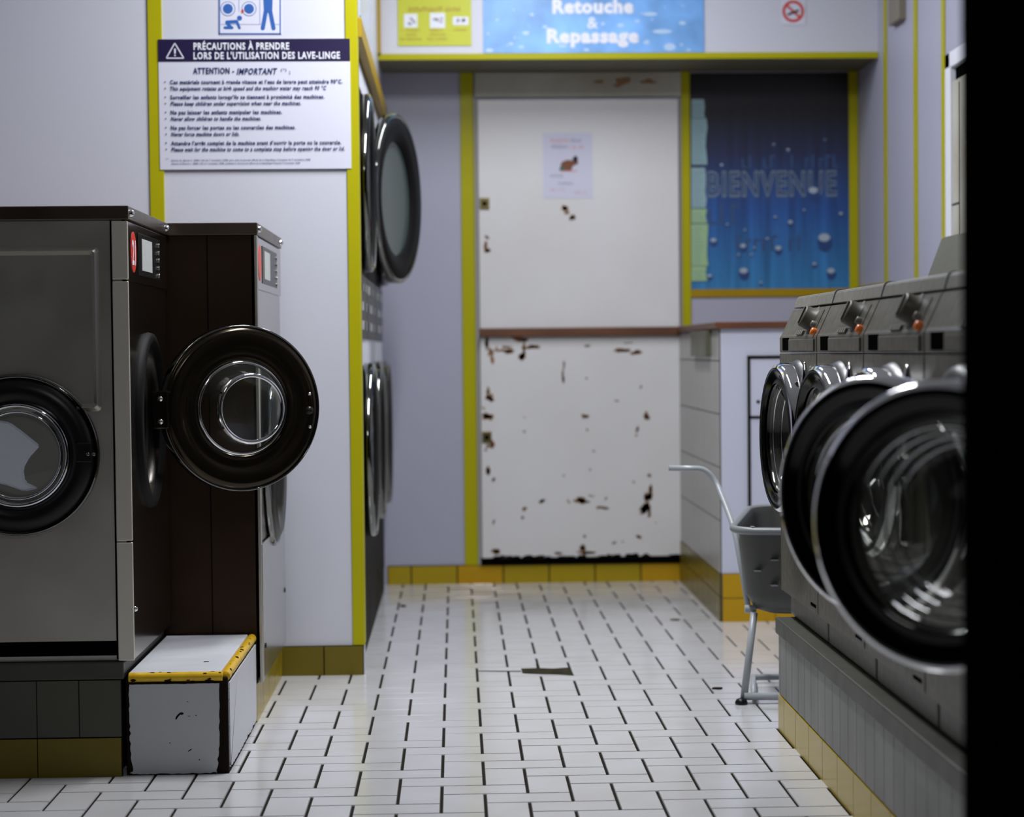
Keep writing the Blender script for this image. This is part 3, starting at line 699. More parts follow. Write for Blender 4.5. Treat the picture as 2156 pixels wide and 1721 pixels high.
# ================================================================== RIGHT ROW OF WASHERS
WXF = .872; WZ = .307
def make_washer(alpha):
    T = empty('washing_machine', (0, 0, 0))
    Wd = .596; H0 = 1.018-WZ
    dz, dy = .80-WZ, .29; r = .165
    b = MB()
    f = lambda u, v: Vector((0, u, v))
    plate_with_hole(b, f, .002, Wd, .077, H0-.002, dy, dz, r, mi=0)
    b.box(.0, .60, .002, .008, .077, H0-.002, mi=0); b.box(.0, .60, Wd-.006, Wd, .077, H0-.002, mi=0)
    b.box(.0, .60, .002, Wd, .0715, .077, mi=0); b.box(.59, .60, .002, Wd, .07, H0, mi=0)
    b.lathe([(r, 0), (r-.01, -.02), (r-.015, -.06), (r-.02, -.30), (0, -.30)], disc_M((0, dy, dz), (-1, 0, 0)), 48, mi=1)
    b.build('body', [M_washer, M_drum], T, world=False)
    b = MB(); b.box(.025, .58, .003, Wd-.001, 0, .0705, .012, mi=0, seg=4); b.build('kick_panel', [M_washerl], T, world=False)
    b = MB(); b.box(-.0015, .002, .03, .10, .087, .094); b.build('filter_slot', [M_gap], T, world=False)
    # control head: side profile
    prof = [(0, H0), (0, H0+.041), (.004, H0+.046), (.036, H0+.114), (.60, H0+.114), (.60, H0)]
    b = MB(); b.prism(prof, lambda u, v, t: Vector((u, t, v)), .003, Wd-.001, bev=.0015); cp = b.build('control_panel', [M_washer], T, world=False)
    prof = [(.038, H0+.118), (.047, H0+.146), (.052, H0+.150), (.60, H0+.150), (.60, H0+.118)]
    b = MB(); b.prism(prof, lambda u, v, t: Vector((u, t, v)), .004, Wd-.003, bev=.002); tl = b.build('top_lid', [M_washerl], T, world=False)
    prof = [(.036, H0+.119), (.045, H0+.149), (.051, H0+.153), (.20, H0+.153), (.20, H0+.119)]
    b = MB(); b.prism(prof, lambda u, v, t: Vector((u, t, v)), -.004, .0045, bev=.002); b.build('lid_edge_strip', [M_binrim], tl, world=False)
    # slanted face frame
    P0 = Vector((.004, 0, H0+.046)); U = Vector((0, 1, 0)); V = (Vector((.036, 0, H0+.114))-P0); Lv = V.length; V.normalize(); N = V.cross(U).normalized()
    if N.x > 0: N = -N
    g3 = lambda u, v, t: P0+U*u+V*v+N*t
    b = MB(); b.prism(rounded_rect(.065, .36, .010, .066, .004), g3, 0, .0016, mi=0); b.prism(rounded_rect(.075, .35, .015, .061, .003), g3, .0016, .002, mi=1); b.build('dial_window', [M_washer, M_coping], cp, world=False)
    c = g3(.165, .038, 0); b = MB(); b.lathe([(0, .031), (.025, .031), (.0275, .028), (.029, .004), (.038, .002), (.038, 0)], disc_M(c, N), 32, mi=0); b.prism([(.159, .016), (.171, .016), (.171, .060), (.159, .060)], g3, .031, .035, mi=0); b.build('dial_knob', [M_washer], cp, world=False)
    b = MB(); b.lathe([(0, .012), (.007, .012), (.010, .008), (.010, 0)], disc_M(g3(.055, .004, 0), N), 20, mi=0); b.build('start_button', [M_orange], cp, world=False)
    b = MB(); b.lathe([(0, .014), (.008, .013), (.009, 0)], disc_M(g3(.095, .024, 0), N), 16, mi=0); b.build('small_knob', [M_washerl], cp, world=False)
    b = MB()
    for k in range(4): b.prism([(.22+.026*k, -.002), (.238+.026*k, -.002), (.238+.026*k, .008), (.22+.026*k, .008)], g3, 0, .006, mi=0)
    b.build('keys', [M_washerl], cp, world=False)
    b = MB(); b.box(-.0012, .002, .435, .540, H0+.006, H0+.039); b.build('coin_slot', [M_gap], cp, world=False)
    b = MB(); b.box(-.004, .001, .03, .42, H0+.004, H0+.034, .0015); b.build('detergent_drawer', [M_washer], cp, world=False)
    # chrome porthole ring on the body
    b = MB(); b.lathe([(r-.004, .0), (r, .018), (r+.012, .026), (r+.028, .018), (r+.036, 0)], disc_M((0, dy, dz), (-1, 0, 0)), 64); b.build('porthole_ring', [M_dark], T, world=False)
    # chrome hinge bracket
    rr = .190; hy = dy-rr-.004
    b = MB(); b.box(-.028, .0, hy-.028, hy+.004, dz+.020, dz+.150, .010, seg=3); b.box(-.028, .0, hy-.028, hy+.004, dz-.150, dz-.02, .010, seg=3); b.build('hinge', [M_chrome], T, world=False)
    b = MB(); b.lathe([(0, .20), (.004, .19), (.011, .155), (.014, .12), (.014, .03), (.010, .02), (0, .02)], Matrix.Translation((-.022, .045, dz)), 24); b.build('hinge_pin_cover', [M_chrome], T, world=False)
    # door, local frame: hinge at origin, disc centre at +y, outward = -x
    dm = disc_M((0, rr, 0), (-1, 0, 0))
    b = MB(); b.lathe([(.134, -.012), (.137, .010), (.141, .014), (.150, .010), (.156, .012), (.168, .020), (.180, .022), (.187, .016), (.190, .006), (.190, -.020), (.185, -.030), (.14, -.032)], dm, 96, close=True)
    d = b.build('porthole_door', [M_ringw], T, world=False); d.location = (-.024, hy, dz); d.rotation_euler = (0, 0, alpha)
    b = MB(); b.lathe([(.1805, .0222), (.1875, .0168), (.1912, .006), (.1912, -.0205)], dm, 96); b.build('chrome_edge', [M_chrome], d, world=False)
    b = MB(); b.lathe([(.1405, .0182), (.150, .0125), (.156, .0105), (.160, .0145)], dm, 96); b.build('door_gasket', [M_dark], d, world=False)
    b = MB()
    for q_, h_ in ((.131, -.004), (.1225, -.024), (.115, -.050), (.105, -.066)): b.lathe([(q_+.0022, h_), (q_, h_+.003), (q_-.0022, h_)], dm, 96)
    b.build('glass_ridges', [M_chrome], d, world=False)
    b = MB(); b.lathe([(.137, .006), (.128, -.012), (.118, -.040), (.112, -.060), (.108, -.062), (.100, -.075), (.09, -.078), (.085, -.075), (.05, -.085), (0, -.088)], dm, 96); b.build('door_glass', [M_glassw], d, world=False)
    return T
def copy_tree(o, parent=None):
    c = o.copy(); C.objects.link(c); c.parent = parent
    for ch in list(o.children): copy_tree(ch, c)
    return c
proto = make_washer(R(9))
labs = ['grey-beige washer nearest the back counter, round chrome door slightly ajar, trolley beside it',
        'grey-beige washer second along from the trolley, chrome door slightly ajar',
        'grey-beige washer third along from the trolley, its door hidden behind large open ones',
        'washer whose wide open black-rimmed round door overlaps the chrome doors behind',
        'nearest washer on the right, blurred round glass door standing wide open']
for i, (lab, al) in enumerate(zip(labs, (4.5, 5, 5, 40, 50))):
    o = proto if i == 0 else copy_tree(proto)
    o.location = (WXF, 5.190-.599*i, WZ)
    for ch in o.children:
        if ch.name.startswith('porthole_door'):
            ch.rotation_euler = (0, 0, R(al))
            if i > 2: ch.scale = (1.09,)*3; ch.location.z -= .025      # the two nearest have slightly larger doors
    tag(o, lab, 'washing machine', 'row of grey washers on the right plinth')

# grey metal box standing on the washers
b = MB(); b.prism([(1.0, 1.1695), (1.035, 1.262), (1.45, 1.262), (1.45, 1.1695)], lambda u, v, t: Vector((u, t, v)), 4.2, 4.56, bev=.003)
tag(b.build('metal_box', [M_olive]), 'olive grey metal box with sloping front, on top of the right-hand washers', 'box')

# ================================================================== LAUNDRY TROLLEY
T = empty('laundry_trolley', (1.0, 6.35, 0), 'grey plastic laundry trolley with pale tube handle between washers and counter', 'trolley')
TA = R(-14)
def turn(x, y):
    dx, dy = x-.775, y-6.10
    return .788+dx*math.cos(TA)-dy*math.sin(TA), 6.14+dx*math.sin(TA)+dy*math.cos(TA)
def ring4(z, x0, x1, y0, y1, r): return [Vector((*turn(x, y), z(x, y))) for x, y in rounded_rect(x0, x1, y0, y1, r, 6)]
zr = lambda x, y: .508+.030*(y-6.1)/.55
b = MB()
secs = [(zr, .775, 1.25, 6.10, 6.62, .07), (lambda x, y: zr(x, y)-.02, .783, 1.245, 6.105, 6.615, .07), (lambda x, y: .32, .80, 1.23, 6.13, 6.59, .06), (lambda x, y: .275, .825, 1.21, 6.15, 6.57, .06), (lambda x, y: .262, .86, 1.18, 6.18, 6.54, .05)]
def shell(mb, secs, cap=True):
    rings = [[mb.bm.verts.new(p) for p in ring4(*s)] for s in secs]
    for A, B_ in zip(rings[:-1], rings[1:]):
        n = len(A)
        for i in range(n):
            f = mb.bm.faces.new([A[i], B_[i], B_[(i+1) % n], A[(i+1) % n]]); f.smooth = True
    if cap: mb.bm.faces.new(rings[-1])
shell(b, secs); shell(b, [(lambda x, y, s=s: s[0](x, y)+(.006 if k_ else 0), s[1]+.006, s[2]-.006, s[3]+.006, s[4]-.006, s[5]) for k_, s in enumerate(secs)])
b.build('basket', [M_bin], T)
b = MB(); b.tube(ring4(zr, .768, 1.257, 6.093, 6.627, .075)+ring4(zr, .768, 1.257, 6.093, 6.627, .075)[:1], .011, 10); b.build('rim', [M_binrim], T)
for px, py, L in ((1632, 1181, .02), (1598, 1205, .018), (1632, 1235, .018), (1588, 1112, .01)):
    c = atY(px, py, 6.10); yy = 6.135-(c.x-.79)*.25; b = MB(); b.box(c.x-L/2, c.x+L/2, yy-.006, yy+.03, c.z-.0012, c.z+.0012); b.build('rib', [M_binrim], T)
hp = [atY(1408, 986, 6.50), atY(1484, 987, 6.50), atY(1508, 1015, 6.50), atY(1532, 1075, 6.42), atY(1548, 1120, 6.36), atY(1576, 1283, 6.26)]
b = MB(); b.tube(tube_path(hp, .05), .0085); b.build('handle', [M_tubew], T)
b = MB(); b.cyl(atY(1577, 1283, 6.22)+Vector((-.012, 0, 0)), atY(1577, 1283, 6.22)+Vector((.02, 0, 0)), .012, 16); b.build('bracket', [M_tubew], T)
lg0 = atY(1588, 1290, 6.20); lg1 = atY(1566, 1472, 6.18)
b = MB(); b.tube([lg0, lg1], .0105); b.build('leg', [M_tubew], T)
b = MB(); b.tube([Vector((1.19, 6.20, .27)), Vector((1.22, 6.18, .03))], .0105); b.build('leg', [M_tubew], T)
b = MB(); b.tube([Vector((lg1.x+.0, 6.17, .025)), Vector((1.22, 6.17, .02))], .011, 10); b.build('base_bar', [M_tubew], T)
b = MB(); b.tube([Vector((lg1.x+.03, 6.18, .022)), Vector((.90, 6.55, .022)), Vector((1.22, 6.55, .022))], .010, 10); b.build('base_bar', [M_tubew], T)
for p in ((.812, 6.165), (1.215, 6.165), (1.2, 6.55)):
    b = MB(); b.lathe([(0, 0.003), (.017, 0.003), (.019, .008), (.015, .017), (.008, .021), (0, .021)], Matrix.Translation((p[0], p[1], 0)), 20); b.build('foot', [M_dark], T)

# ================================================================== SIGNS
def sheet(name, x0, x1, z0, z1, Y, m, label, cat, t=.0015, group=None):
    T = empty(name, ((x0+x1)/2, Y, z0), label, cat, group)
    b = MB(); b.box(x0, x1, Y-t, Y, z0, z1, mi=0); b.build('sheet', [m], T); return T
SY = PART-.0065
A = atY(333, 83, SY); B_ = atY(740, 355, SY)
sx0, sx1, sz1, sz0 = A.x, B_.x, A.z, B_.z
T = sheet('notice_board', sx0, sx1, sz0, sz1, SY, M_papert, 'white notice headed PRÉCAUTIONS À PRENDRE in a dark purple band, on the partition', 'notice', .002)
hz = atY(536, 129.5, SY).z
b = MB(); b.box(sx0, sx1, SY-.0032, SY-.002, hz, sz1); b.build('header_band', [M_navy], T)
ZS = lambda x, y: atY(300+x/4.492, y/4.492, SY-.0045)
f = lambda u, v: Vector((u, SY-.0042, v))
def line(mb, txt, x0, x1, yb, ch, mi, **k):
    a = ZS(x0, yb); c = ZS(x1, yb); text_into(mb, txt, f, a.x, c.x, (a.z+c.z)/2, ch*6.86/4540/4.492, mi, **k)
b = MB()
line(b, 'PRÉCAUTIONS À PRENDRE', 483, 1388, 468, 66, 0, bold=.03)
line(b, "LORS DE L'UTILISATION DES LAVE-LINGE", 483, 1868, 556, 66, 0, bold=.03)
b.build('white_lettering', [M_whitep], T)
b = MB()
line(b, 'ATTENTION -', 480, 868, 697, 58, 0, bold=.03); line(b, 'IMPORTANT', 892, 1276, 702, 58, 0, bold=.03, shear=.25); line(b, '(*)', 1308, 1362, 672, 26, 0); line(b, ':', 1385, 1400, 700, 40, 0)
rows = [(775, 260, 1893, 'Ces matériels tournent à grande vitesse et l’eau de lavage peut atteindre 90°C.', 0), (836, 262, 1740, 'This equipment rotates at high speed and the washing water may reach 90 °C', 1),
        (918, 263, 1722, 'Surveiller les enfants lorsqu’ils se tiennent à proximité des machines.', 0), (979, 265, 1500, 'Please keep children under supervision when near the machines.', 1),
        (1062, 266, 1322, 'Ne pas laisser les enfants manipuler les machines.', 0), (1123, 268, 1122, 'Never allow children to handle the machines.', 1),
        (1207, 269, 1450, 'Ne pas forcer les portes ou les couvercles des machines.', 0), (1269, 271, 918, 'Never force machine doors or lids.', 1),
        (1352, 271, 1880, 'Attendre l’arrêt complet de la machine avant d’ouvrir la porte ou le couvercle.', 0), (1411, 273, 1912, 'Please wait for the machine to come to a complete stop before opening the door or lid.', 1)]
for yc, x0, x1, t, it in rows:
    line(b, t, x0, x1, yc+16, 37, 0, bold=.034, shear=.25 if it else 0)
    c = ZS(213 + (x0-260), yc); b.lathe([(0, 0), (.0022, 0)], disc_M((c.x, SY-.0042, c.z), (0, -1, 0)), 10, mi=0)
line(b, '(*)', 220, 246, 1508, 12, 0)
line(b, 'Extrait du décret n° 2008-1156 du 7 novembre 2008, paru dans le Journal officiel de la République Française du 9 novembre 2008', 275, 1588, 1520, 15, 0, bold=.015)
line(b, 'Extract of Decree n° 2008-1156 of 7 november 2008, published in the Journal officiel de la République Française 9 november 2008', 277, 1490, 1551, 15, 0, bold=.015, shear=.2)
b.build('navy_lettering', [M_inkn], T)
def stroke(mb, f, a, c, w_, mi=0):
    a = Vector(a); c = Vector(c); d = (c-a); n = Vector((-d.y, d.x)).normalized()*w_/2
    mb.face([f(*(a+n)), f(*(a-n)), f(*(c-n)), f(*(c+n))], mi)
b = MB(); P = [ZS(225, 550), ZS(390, 550), ZS(305, 408)]
for i in range(3): stroke(b, f, (P[i].x, P[i].z), (P[(i+1) % 3].x, P[(i+1) % 3].z), .0035)
a = ZS(307, 460); c = ZS(307, 508); stroke(b, f, (a.x, a.z), (c.x, c.z), .005); a = ZS(307, 518); c = ZS(307, 530); stroke(b, f, (a.x, a.z), (c.x, c.z), .005)
b.build('warning_triangle', [M_whitep], T)
# pictogram sticker above it
PYY = PART-.0006
A = ZS(722, 325); B_ = ZS(1310, -160)
px0, px1, pz0, pz1 = A.x, B_.x, A.z, B_.z
T = sheet('pictogram_sticker', px0, px1, pz0, pz1, PYY, M_papert, 'blue-outlined pictogram of a crawling child and adult legs above the notice', 'sticker', .001)
f = lambda u, v: Vector((u, PYY-.0014, v))
Z = lambda x, y: (lambda p: (p.x, p.z))(atY(300+x/4.492, y/4.492, PYY))
def poly(mb, pts, mi=0, ff=None): mb.face([(ff or f)(*Z(*p)) for p in pts], mi)
b = MB(); K = 1.0/2974
for a, c in (((722, 320), (1310, 320)), ((728, -160), (728, 325)), ((1303, -160), (1303, 325)), ((722, -155), (1310, -155))): stroke(b, f, Z(*a), Z(*c), .0040)
for a, c in (((740, 232), (1120, 232)), ((1230, 232), (1295, 232)), ((912, -150), (912, 110)), ((1110, -150), (1110, 232))): stroke(b, f, Z(*a), Z(*c), .0012)
b.build('frame_lines', [M_blue], T)
def disc(mb, x, y, r, mi=0, n=28, ff=None):
    c = Z(x, y); mb.face([(ff or f)(c[0]+r*math.cos(2*math.pi*i/n), c[1]+r*math.sin(2*math.pi*i/n)) for i in range(n)], mi)
for x in (808, 1008):
    b = MB(); disc(b, x, 84, .0232, 0); disc(b, x, 84, .0212, 1, ff=lambda u, v: f(u, v)+Vector((0, -.0004, 0))); disc(b, x, 84, .0155, 0, ff=lambda u, v: f(u, v)+Vector((0, -.0008, 0))); b.build('washer_symbol', [M_blue, M_papert], T)
b = MB(); disc(b, 918, 172, .0080)
def cap(mb, p, q, r, ff=None):
    a = Vector(Z(*p)); c = Vector(Z(*q)); d = (c-a); an = math.atan2(d.y, d.x); pts = []
    for i in range(9): t = an+math.pi/2+math.pi*i/8; pts.append((a.x+r*math.cos(t), a.y+r*math.sin(t)))
    for i in range(9): t = an-math.pi/2+math.pi*i/8; pts.append((c.x+r*math.cos(t), c.y+r*math.sin(t)))
    mb.face([(ff or f)(*p_) for p_ in pts], 0)
cap(b, (800, 210), (890, 205), .0055); cap(b, (780, 263), (848, 263), .0045); cap(b, (800, 215), (830, 255), .0055, lambda u, v: f(u, v)+Vector((0, -.0002, 0))); cap(b, (895, 210), (918, 265), .0042, lambda u, v: f(u, v)+Vector((0, -.0003, 0)))
b.build('child_symbol', [M_blue], T)
b = MB(); cap(b, (1170, 90), (1138, 268), .0065); cap(b, (1205, 90), (1240, 268), .0065, lambda u, v: f(u, v)+Vector((0, -.0002, 0))); poly(b, [(1143, -40), (1232, -40), (1228, 120), (1150, 120)], ff=lambda u, v: f(u, v)+Vector((0, -.0004, 0)))
b.build('adult_symbol', [M_blue], T)
b = MB(); poly(b, [(935, 100), (950, 85), (962, 110), (940, 130)], ff=lambda u, v: f(u, v)+Vector((0, -.0012, 0))); b.build('red_mark', [M_red], T)

def scribble(mb, f, x0, x1, zb, h, mi=0, dens=1.0):
    """a row of unreadable print: uprights and short bars"""
    x = x0; st = h*.55/dens
    while x < x1-st*.5:
        if random.random() > .10:
            k = random.choice((0, 1, 2)); hh = h*random.choice((1, 1, .75)); t = h*.17
            mb.face([f(x, zb), f(x+t, zb), f(x+t, zb+hh), f(x, zb+hh)], mi)
            if k: mb.face([f(x+t, zb+hh*(.0 if k == 1 else .8)), f(x+st*.75, zb+hh*(.0 if k == 1 else .8)), f(x+st*.75, zb+hh*(.2 if k == 1 else 1)), f(x+t, zb+hh*(.2 if k == 1 else 1))], mi)
        x += st
# big blue banner on the soffit
BY = SOF-.002
def droplets(mb, f, lst, mi=0):
    for x, z, rx, rz in lst:
        mb.face([f(x+rx*math.cos(2*math.pi*i/18)*(1+.12*math.sin(3*i)), z+rz*math.sin(2*math.pi*i/18)) for i in range(18)], mi)
A = atY(1018, 112, BY); B_ = atY(1482, 0, BY)
T = sheet('banner', A.x, B_.x, A.z, CEIL-.03, BY, M_banner, 'blue water-drop banner reading Retouche & Repassage above the back door', 'banner', .003)
f = flatY(BY-.0045)
ZB = lambda x, y: atY(800+x/3.08, y/3.08, BY)
b = MB()
for t, x0, x1, yb, ch in (('Repassage', 1082, 1680, 276, 88), ('&', 1343, 1415, 184, 76), ('Retouche', 1118, 1645, 84, 88)):
    a = ZB(x0, yb); c = ZB(x1, yb); text_into(b, t, f, a.x, c.x, a.z, ch*9.07/4540/3.08, 0, bold=.015 if t == '&' else .055, space=1.1)
b.build('white_lettering', [M_whitep], T)
b = MB(); lst = []
for x, y, rx, ry in [(1752, 92, 45, 12), (1830, 205, 62, 14), (1878, 305, 38, 24), (1728, 275, 20, 12), (1560, 165, 22, 12), (1668, 138, 16, 10), (1960, 150, 22, 12), (945, 215, 22, 12), (710, 328, 24, 12), (918, 305, 16, 8), (850, 285, 14, 8), (1070, 175, 16, 8), (1445, 155, 12, 10), (1185, 300, 30, 8), (1338, 325, 18, 8), (985, 95, 14, 8), (2000, 325, 14, 8), (1955, 290, 10, 8), (760, 130, 10, 6), (700, 220, 8, 6), (875, 245, 8, 6)]:
    c = ZB(x, y); lst.append((c.x, c.z, rx/1545, ry/1545))
for i in range(60): lst.append((random.uniform(A.x+.02, B_.x-.02), random.uniform(A.z+.02, CEIL-.06), random.uniform(.002, .007), random.uniform(.001, .004)))
droplets(b, flatY(BY-.0036), lst); b.build('printed_droplets', [mat('pale_blue_print', (.50, .68, .92), .35)], T)

# yellow sheet with three pictures
A = atY(838, 97, BY); B_ = atY(993, 94, BY)
T = sheet('yellow_poster', A.x, B_.x, A.z, CEIL-.06, BY, M_yposter, 'acid yellow sheet with three small white pictures, left of the blue banner', 'poster', .002)
ZY = lambda x, y: atY(680+x/5.062, y/5.062, BY)
f = flatY(BY-.003)
for x0, x1, y0, y1 in ((865, 1005, 150, 295), (1142, 1300, 140, 300), (1385, 1550, 180, 268)):
    a = ZY(x0, y1); c = ZY(x1, y0); b = MB(); b.box(a.x, c.x, BY-.0032, BY-.002, a.z, c.z, mi=0); mx_, mz_ = (a.x+c.x)/2, (a.z+c.z)/2
    for k in range(5): blob(b, flatY(BY-.0036), mx_+random.uniform(-.3, .3)*(c.x-a.x), mz_+random.uniform(-.25, .25)*(c.z-a.z), .007, .005, 1)
    b.build('picture', [M_whitep, M_pict], T)
b = MB()
for t, x0, x1, yb, ch in ((1, 915, 1465, 122, 40), (1, 835, 1045, 335, 20), (1, 890, 1010, 380, 20), (1, 825, 1060, 428, 22), (1, 1140, 1310, 335, 20), (1, 1140, 1310, 380, 20), (1, 1115, 1325, 428, 22), (1, 1400, 1530, 330, 20)):
    for _ in (0,):
        a = ZY(x0, yb); c = ZY(x1, yb); scribble(b, f, a.x, c.x, a.z, ch*9.07/4540/5.062*1.1)
b.build('red_lettering', [M_redbr], T)

# no smoking sticker
c = atY(1670, 25, BY); T = sheet('no_smoking_sticker', c.x-.052, c.x+.052, c.z-.055, c.z+.06, BY, M_papert, 'round red no smoking sticker on the soffit, right of the banner', 'sticker', .001)
b = MB(); b.lathe([(.034, .0008), (.046, .0008)], disc_M((c.x, BY-.001, c.z+.002), (0, -1, 0)), 40)
f = flatY(BY-.002); stroke(b, f, (c.x-.028, c.z+.028), (c.x+.028, c.z-.024), .010); b.build('red_ring', [M_red], T)
b = MB(); stroke(b, flatY(BY-.0024), (c.x-.024, c.z-.012), (c.x+.024, c.z+.006), .009); b.build('cigarette_symbol', [M_dark], T)

# welcome poster
A = atY(1455, 611, BACK); B_ = atY(1783, 158, BACK)
wx0, wx1, wz0, wz1 = 1.042, 1.744, 1.294, 2.244
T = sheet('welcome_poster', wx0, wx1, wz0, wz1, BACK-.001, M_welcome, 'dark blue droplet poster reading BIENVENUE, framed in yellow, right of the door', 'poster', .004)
f = flatY(BACK-.0058)
ZW = lambda x, y: atY(1400+x/2.968, 120+y/2.968, BACK-.005)
mfade = mat('faint_print', (.16, .22, .30), .4); mfad2 = mat('fainter_print', (.035, .085, .21), .4)
b = MB(); 
def outline_text(mb, t, x0, x1, yb, ch, mi, mo, wd):
    a = ZW(x0, yb); c = ZW(x1, yb); h = ch*9.5/4540/2.968
    text_into(mb, t, flatY(BACK-.0056), a.x, c.x, a.z, h, mi, bold=wd, space=1.15); text_into(mb, t, flatY(BACK-.0062), a.x+.004, c.x-.004, a.z+.003, h*.96, mo, bold=-.004, space=1.15)
outline_text(b, 'BIENVENUE', 268, 1075, 868, 155, 0, 1, .045)
b.build('outlined_lettering', [mfade, mat('poster_navy', (.035, .065, .17), .35)], T)
b = MB()
for t, x0, x1, yb, ch in ((1, 480, 1080, 695, 80), (1, 270, 480, 1050, 130), (1, 390, 900, 1215, 100)):
    a = ZW(x0, yb); c = ZW(x1, yb); scribble(b, f, a.x, c.x, a.z, ch*9.5/4540/2.968)
b.build('faint_lettering', [mfad2], T)
b = MB(); dk = []; lt = []
for x, y, r in [(1000, 1150, 50), (930, 850, 40), (495, 1350, 34), (1040, 1350, 32), (710, 1205, 26), (490, 1190, 24), (305, 1155, 24), (785, 1040, 20), (935, 1300, 16), (355, 680, 14), (770, 585, 14), (1100, 985, 16), (280, 1375, 18), (640, 1140, 12), (560, 1195, 10), (690, 1005, 12), (500, 1085, 10), (390, 1050, 10), (870, 960, 10), (600, 1415, 12), (460, 1240, 10), (680, 550, 10), (1000, 520, 8), (540, 1240, 10)]:
    c = ZW(x, y); s_ = r/1420; dk.append((c.x, c.z-s_*.25, s_*.95, s_*1.15)); lt.append((c.x-.1*s_, c.z+s_*.42, s_*.72, s_*.5))
droplets(b, flatY(BACK-.0066), dk, 0); droplets(b, flatY(BACK-.0070), lt, 1)
b.build('printed_droplets', [mat('drop_blue', (.02, .06, .20), .35), mat('drop_highlight', (.40, .48, .55), .35)], T)

# handwritten notes stacked along its left edge
def note(y0, y1, x1, m, lab, lines):
    Yq = BACK-.009
    a = atY(1456, y1, Yq); c = atY(x1, y0, Yq)
    pts = [(a.x, a.z)] + [(c.x+random.uniform(-.004, .006), a.z+(c.z-a.z)*k/5) for k in range(6)] + [(a.x, c.z)]
    T = empty('handwritten_note', (a.x, Yq, a.z), lab, 'note', 'notes down the left edge of the welcome poster')
    b = MB(); b.prism(pts, fY(Yq), 0, .0015); b.build('sheet', [m], T)
    b = MB(); n = int((c.z-a.z)/.014)
    for k in range(1, n): stroke(b, flatY(Yq-.0022), (a.x+.006, a.z+.014*k), (c.x-.010-random.uniform(0, .02), a.z+.014*k+random.uniform(-.001, .001)), .0025)
    b.build('pen_lines', [mat('note_ink', (.16, .28, .30), .6)], T)
note(209, 248, 1484, M_noteb, 'short pale blue note, topmost beside the BIENVENUE poster', 3)
note(249, 347, 1487, M_noteb, 'long pale blue note, second from the top beside the welcome poster', 8)
note(353, 438, 1485, M_noteb, 'pale blue note below the dark gap, above the green notes', 8)
note(440, 470, 1487, M_noteg, 'small pale green note, uppermost green one by the poster', 3)
note(472, 560, 1488, M_noteg, 'long pale green note on the poster edge', 8)
note(561, 592, 1487, M_noteg, 'lowest green note, its bottom corner curled over the poster', 3)

# paper notice on the door
A = atY(1144, 418, DY); B_ = atY(1247, 280, DY)
T = sheet('paper_notice', A.x, B_.x, A.z, B_.z, DY-.0008, M_paper, 'white paper notice with red and grey print taped to the back door', 'notice', .0008)
ZD = lambda x, y: atY(960+x/3.129, 150+y/3.129, DY)
f = flatY(DY-.0028); b = MB(); b2 = MB()
for mbx, t, x0, x1, yb, ch in ((b, 1, 625, 745, 468, 24), (b2, 1, 755, 830, 470, 22), (b2, 1, 630, 740, 510, 22), (b, 1, 745, 840, 512, 22), (b2, 1, 610, 715, 700, 20), (b2, 1, 675, 770, 748, 16), (b, 1, 605, 720, 788, 14), (b, 1, 780, 860, 806, 14)):
    a = ZD(x0, yb); c = ZD(x1, yb); scribble(mbx, f, a.x, c.x, a.z, ch*9.5/4540/3.129)
b.build('red_lettering', [M_redf], T); b2.build('grey_lettering', [M_greyf], T)
b = MB()
def zp(pts, mi, dd): b.face([Vector((ZD(*p).x, DY-dd, ZD(*p).z)) for p in pts], mi)
zp([(680, 655), (695, 600), (730, 585), (800, 590), (805, 610), (770, 625), (760, 655)], 0, .0028); zp([(680, 655), (690, 620), (715, 640), (720, 655)], 1, .0030); zp([(765, 580), (785, 555), (803, 570), (800, 605), (785, 600)], 2, .0030); zp([(690, 655), (800, 655), (798, 662), (690, 662)], 3, .0028)
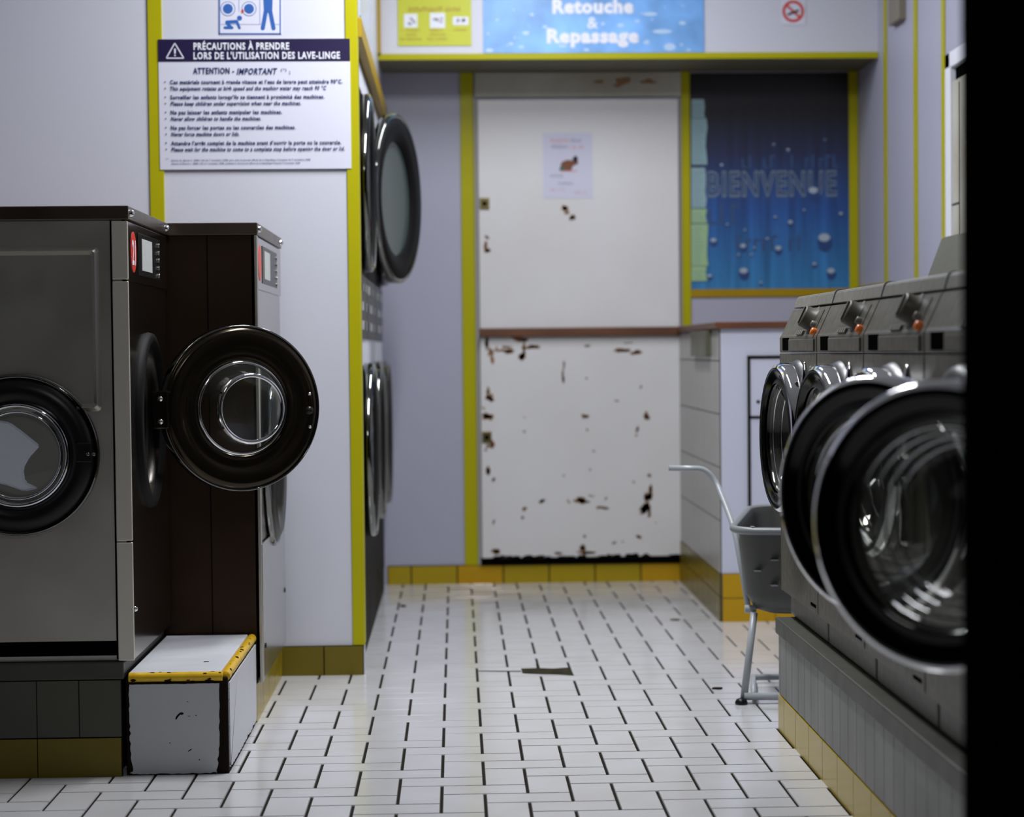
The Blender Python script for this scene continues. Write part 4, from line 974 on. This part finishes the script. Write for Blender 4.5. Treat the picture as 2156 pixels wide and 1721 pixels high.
b.build('picture', [mat('brown_ink', (.20, .07, .03), .6), mat('green_ink', (.03, .14, .10), .6), M_dark, M_redf], T)

# small brown box high on the right wall
b = MB(); b.box(RX-.03, RX, 8.50, 8.70, 2.325, 2.52, .003)
tag(b.build('wall_box', [mat('dull_brown_plastic', (.22, .19, .14), .5)]), 'small dull brown box mounted high on the right wall between yellow strips', 'box')

# floor crumbs: two dark spots
for n, (px, py, lab) in enumerate(((848, 1277, 'small dark crumb on the floor tiles near the far dryers'), (1510, 1451, 'thin dark scrap lying by the trolley foot'), (1423, 1306, 'small grey smear of lint on floor beside the counter'))):
    d = ray(px, py); k = (.0035-EYE)/d.z; c = Vector((0, 0, EYE))+d*k; b = MB()
    pts = [(c.x+math.cos(a*.63)*(.013 if n == 0 else .019)*random.uniform(.7, 1.2), c.y+math.sin(a*.63)*(.022 if n == 0 else .012)*random.uniform(.7, 1.2)) for a in range(10)]
    b.prism(pts, lambda u, v, t: Vector((u, v, t)), .0032, .0075, bev=.001)
    tag(b.build('crumb' if n < 2 else 'lint', [M_tar if n < 2 else M_coping]), lab, 'debris')

# ================================================================== LAMPS
for i, (x, y, wt) in enumerate(LAMPS):
    L = 1.2
    T = empty('ceiling_light', (x, y, CEIL-.06), ['white fluorescent batten on the ceiling above the middle of the aisle', 'white fluorescent batten on the ceiling before the soffit', 'unseen batten added near the entrance to brighten the left washer steel'][i], 'ceiling light', 'fluorescent battens')
    b = MB(); b.box(x-.07, x+.07, y-L/2, y+L/2, CEIL-.045, CEIL-.001, .004); b.build('housing', [M_lampb], T)
    for s_ in (-.035, .035):
        b = MB(); b.cyl((x+s_, y-L/2+.03, CEIL-.062), (x+s_, y+L/2-.03, CEIL-.062), .014, 16); b.build('tube', [M_lamp], T)
    ld = bpy.data.lights.new('batten_light', 'AREA'); ld.shape = 'RECTANGLE'; ld.size = .14; ld.size_y = L-.05; ld.energy = wt; ld.color = (.95, .965, 1.0)
    lo = bpy.data.objects.new('batten_light', ld); C.objects.link(lo); lo.parent = T; lo.location = (0, 0, -.025)
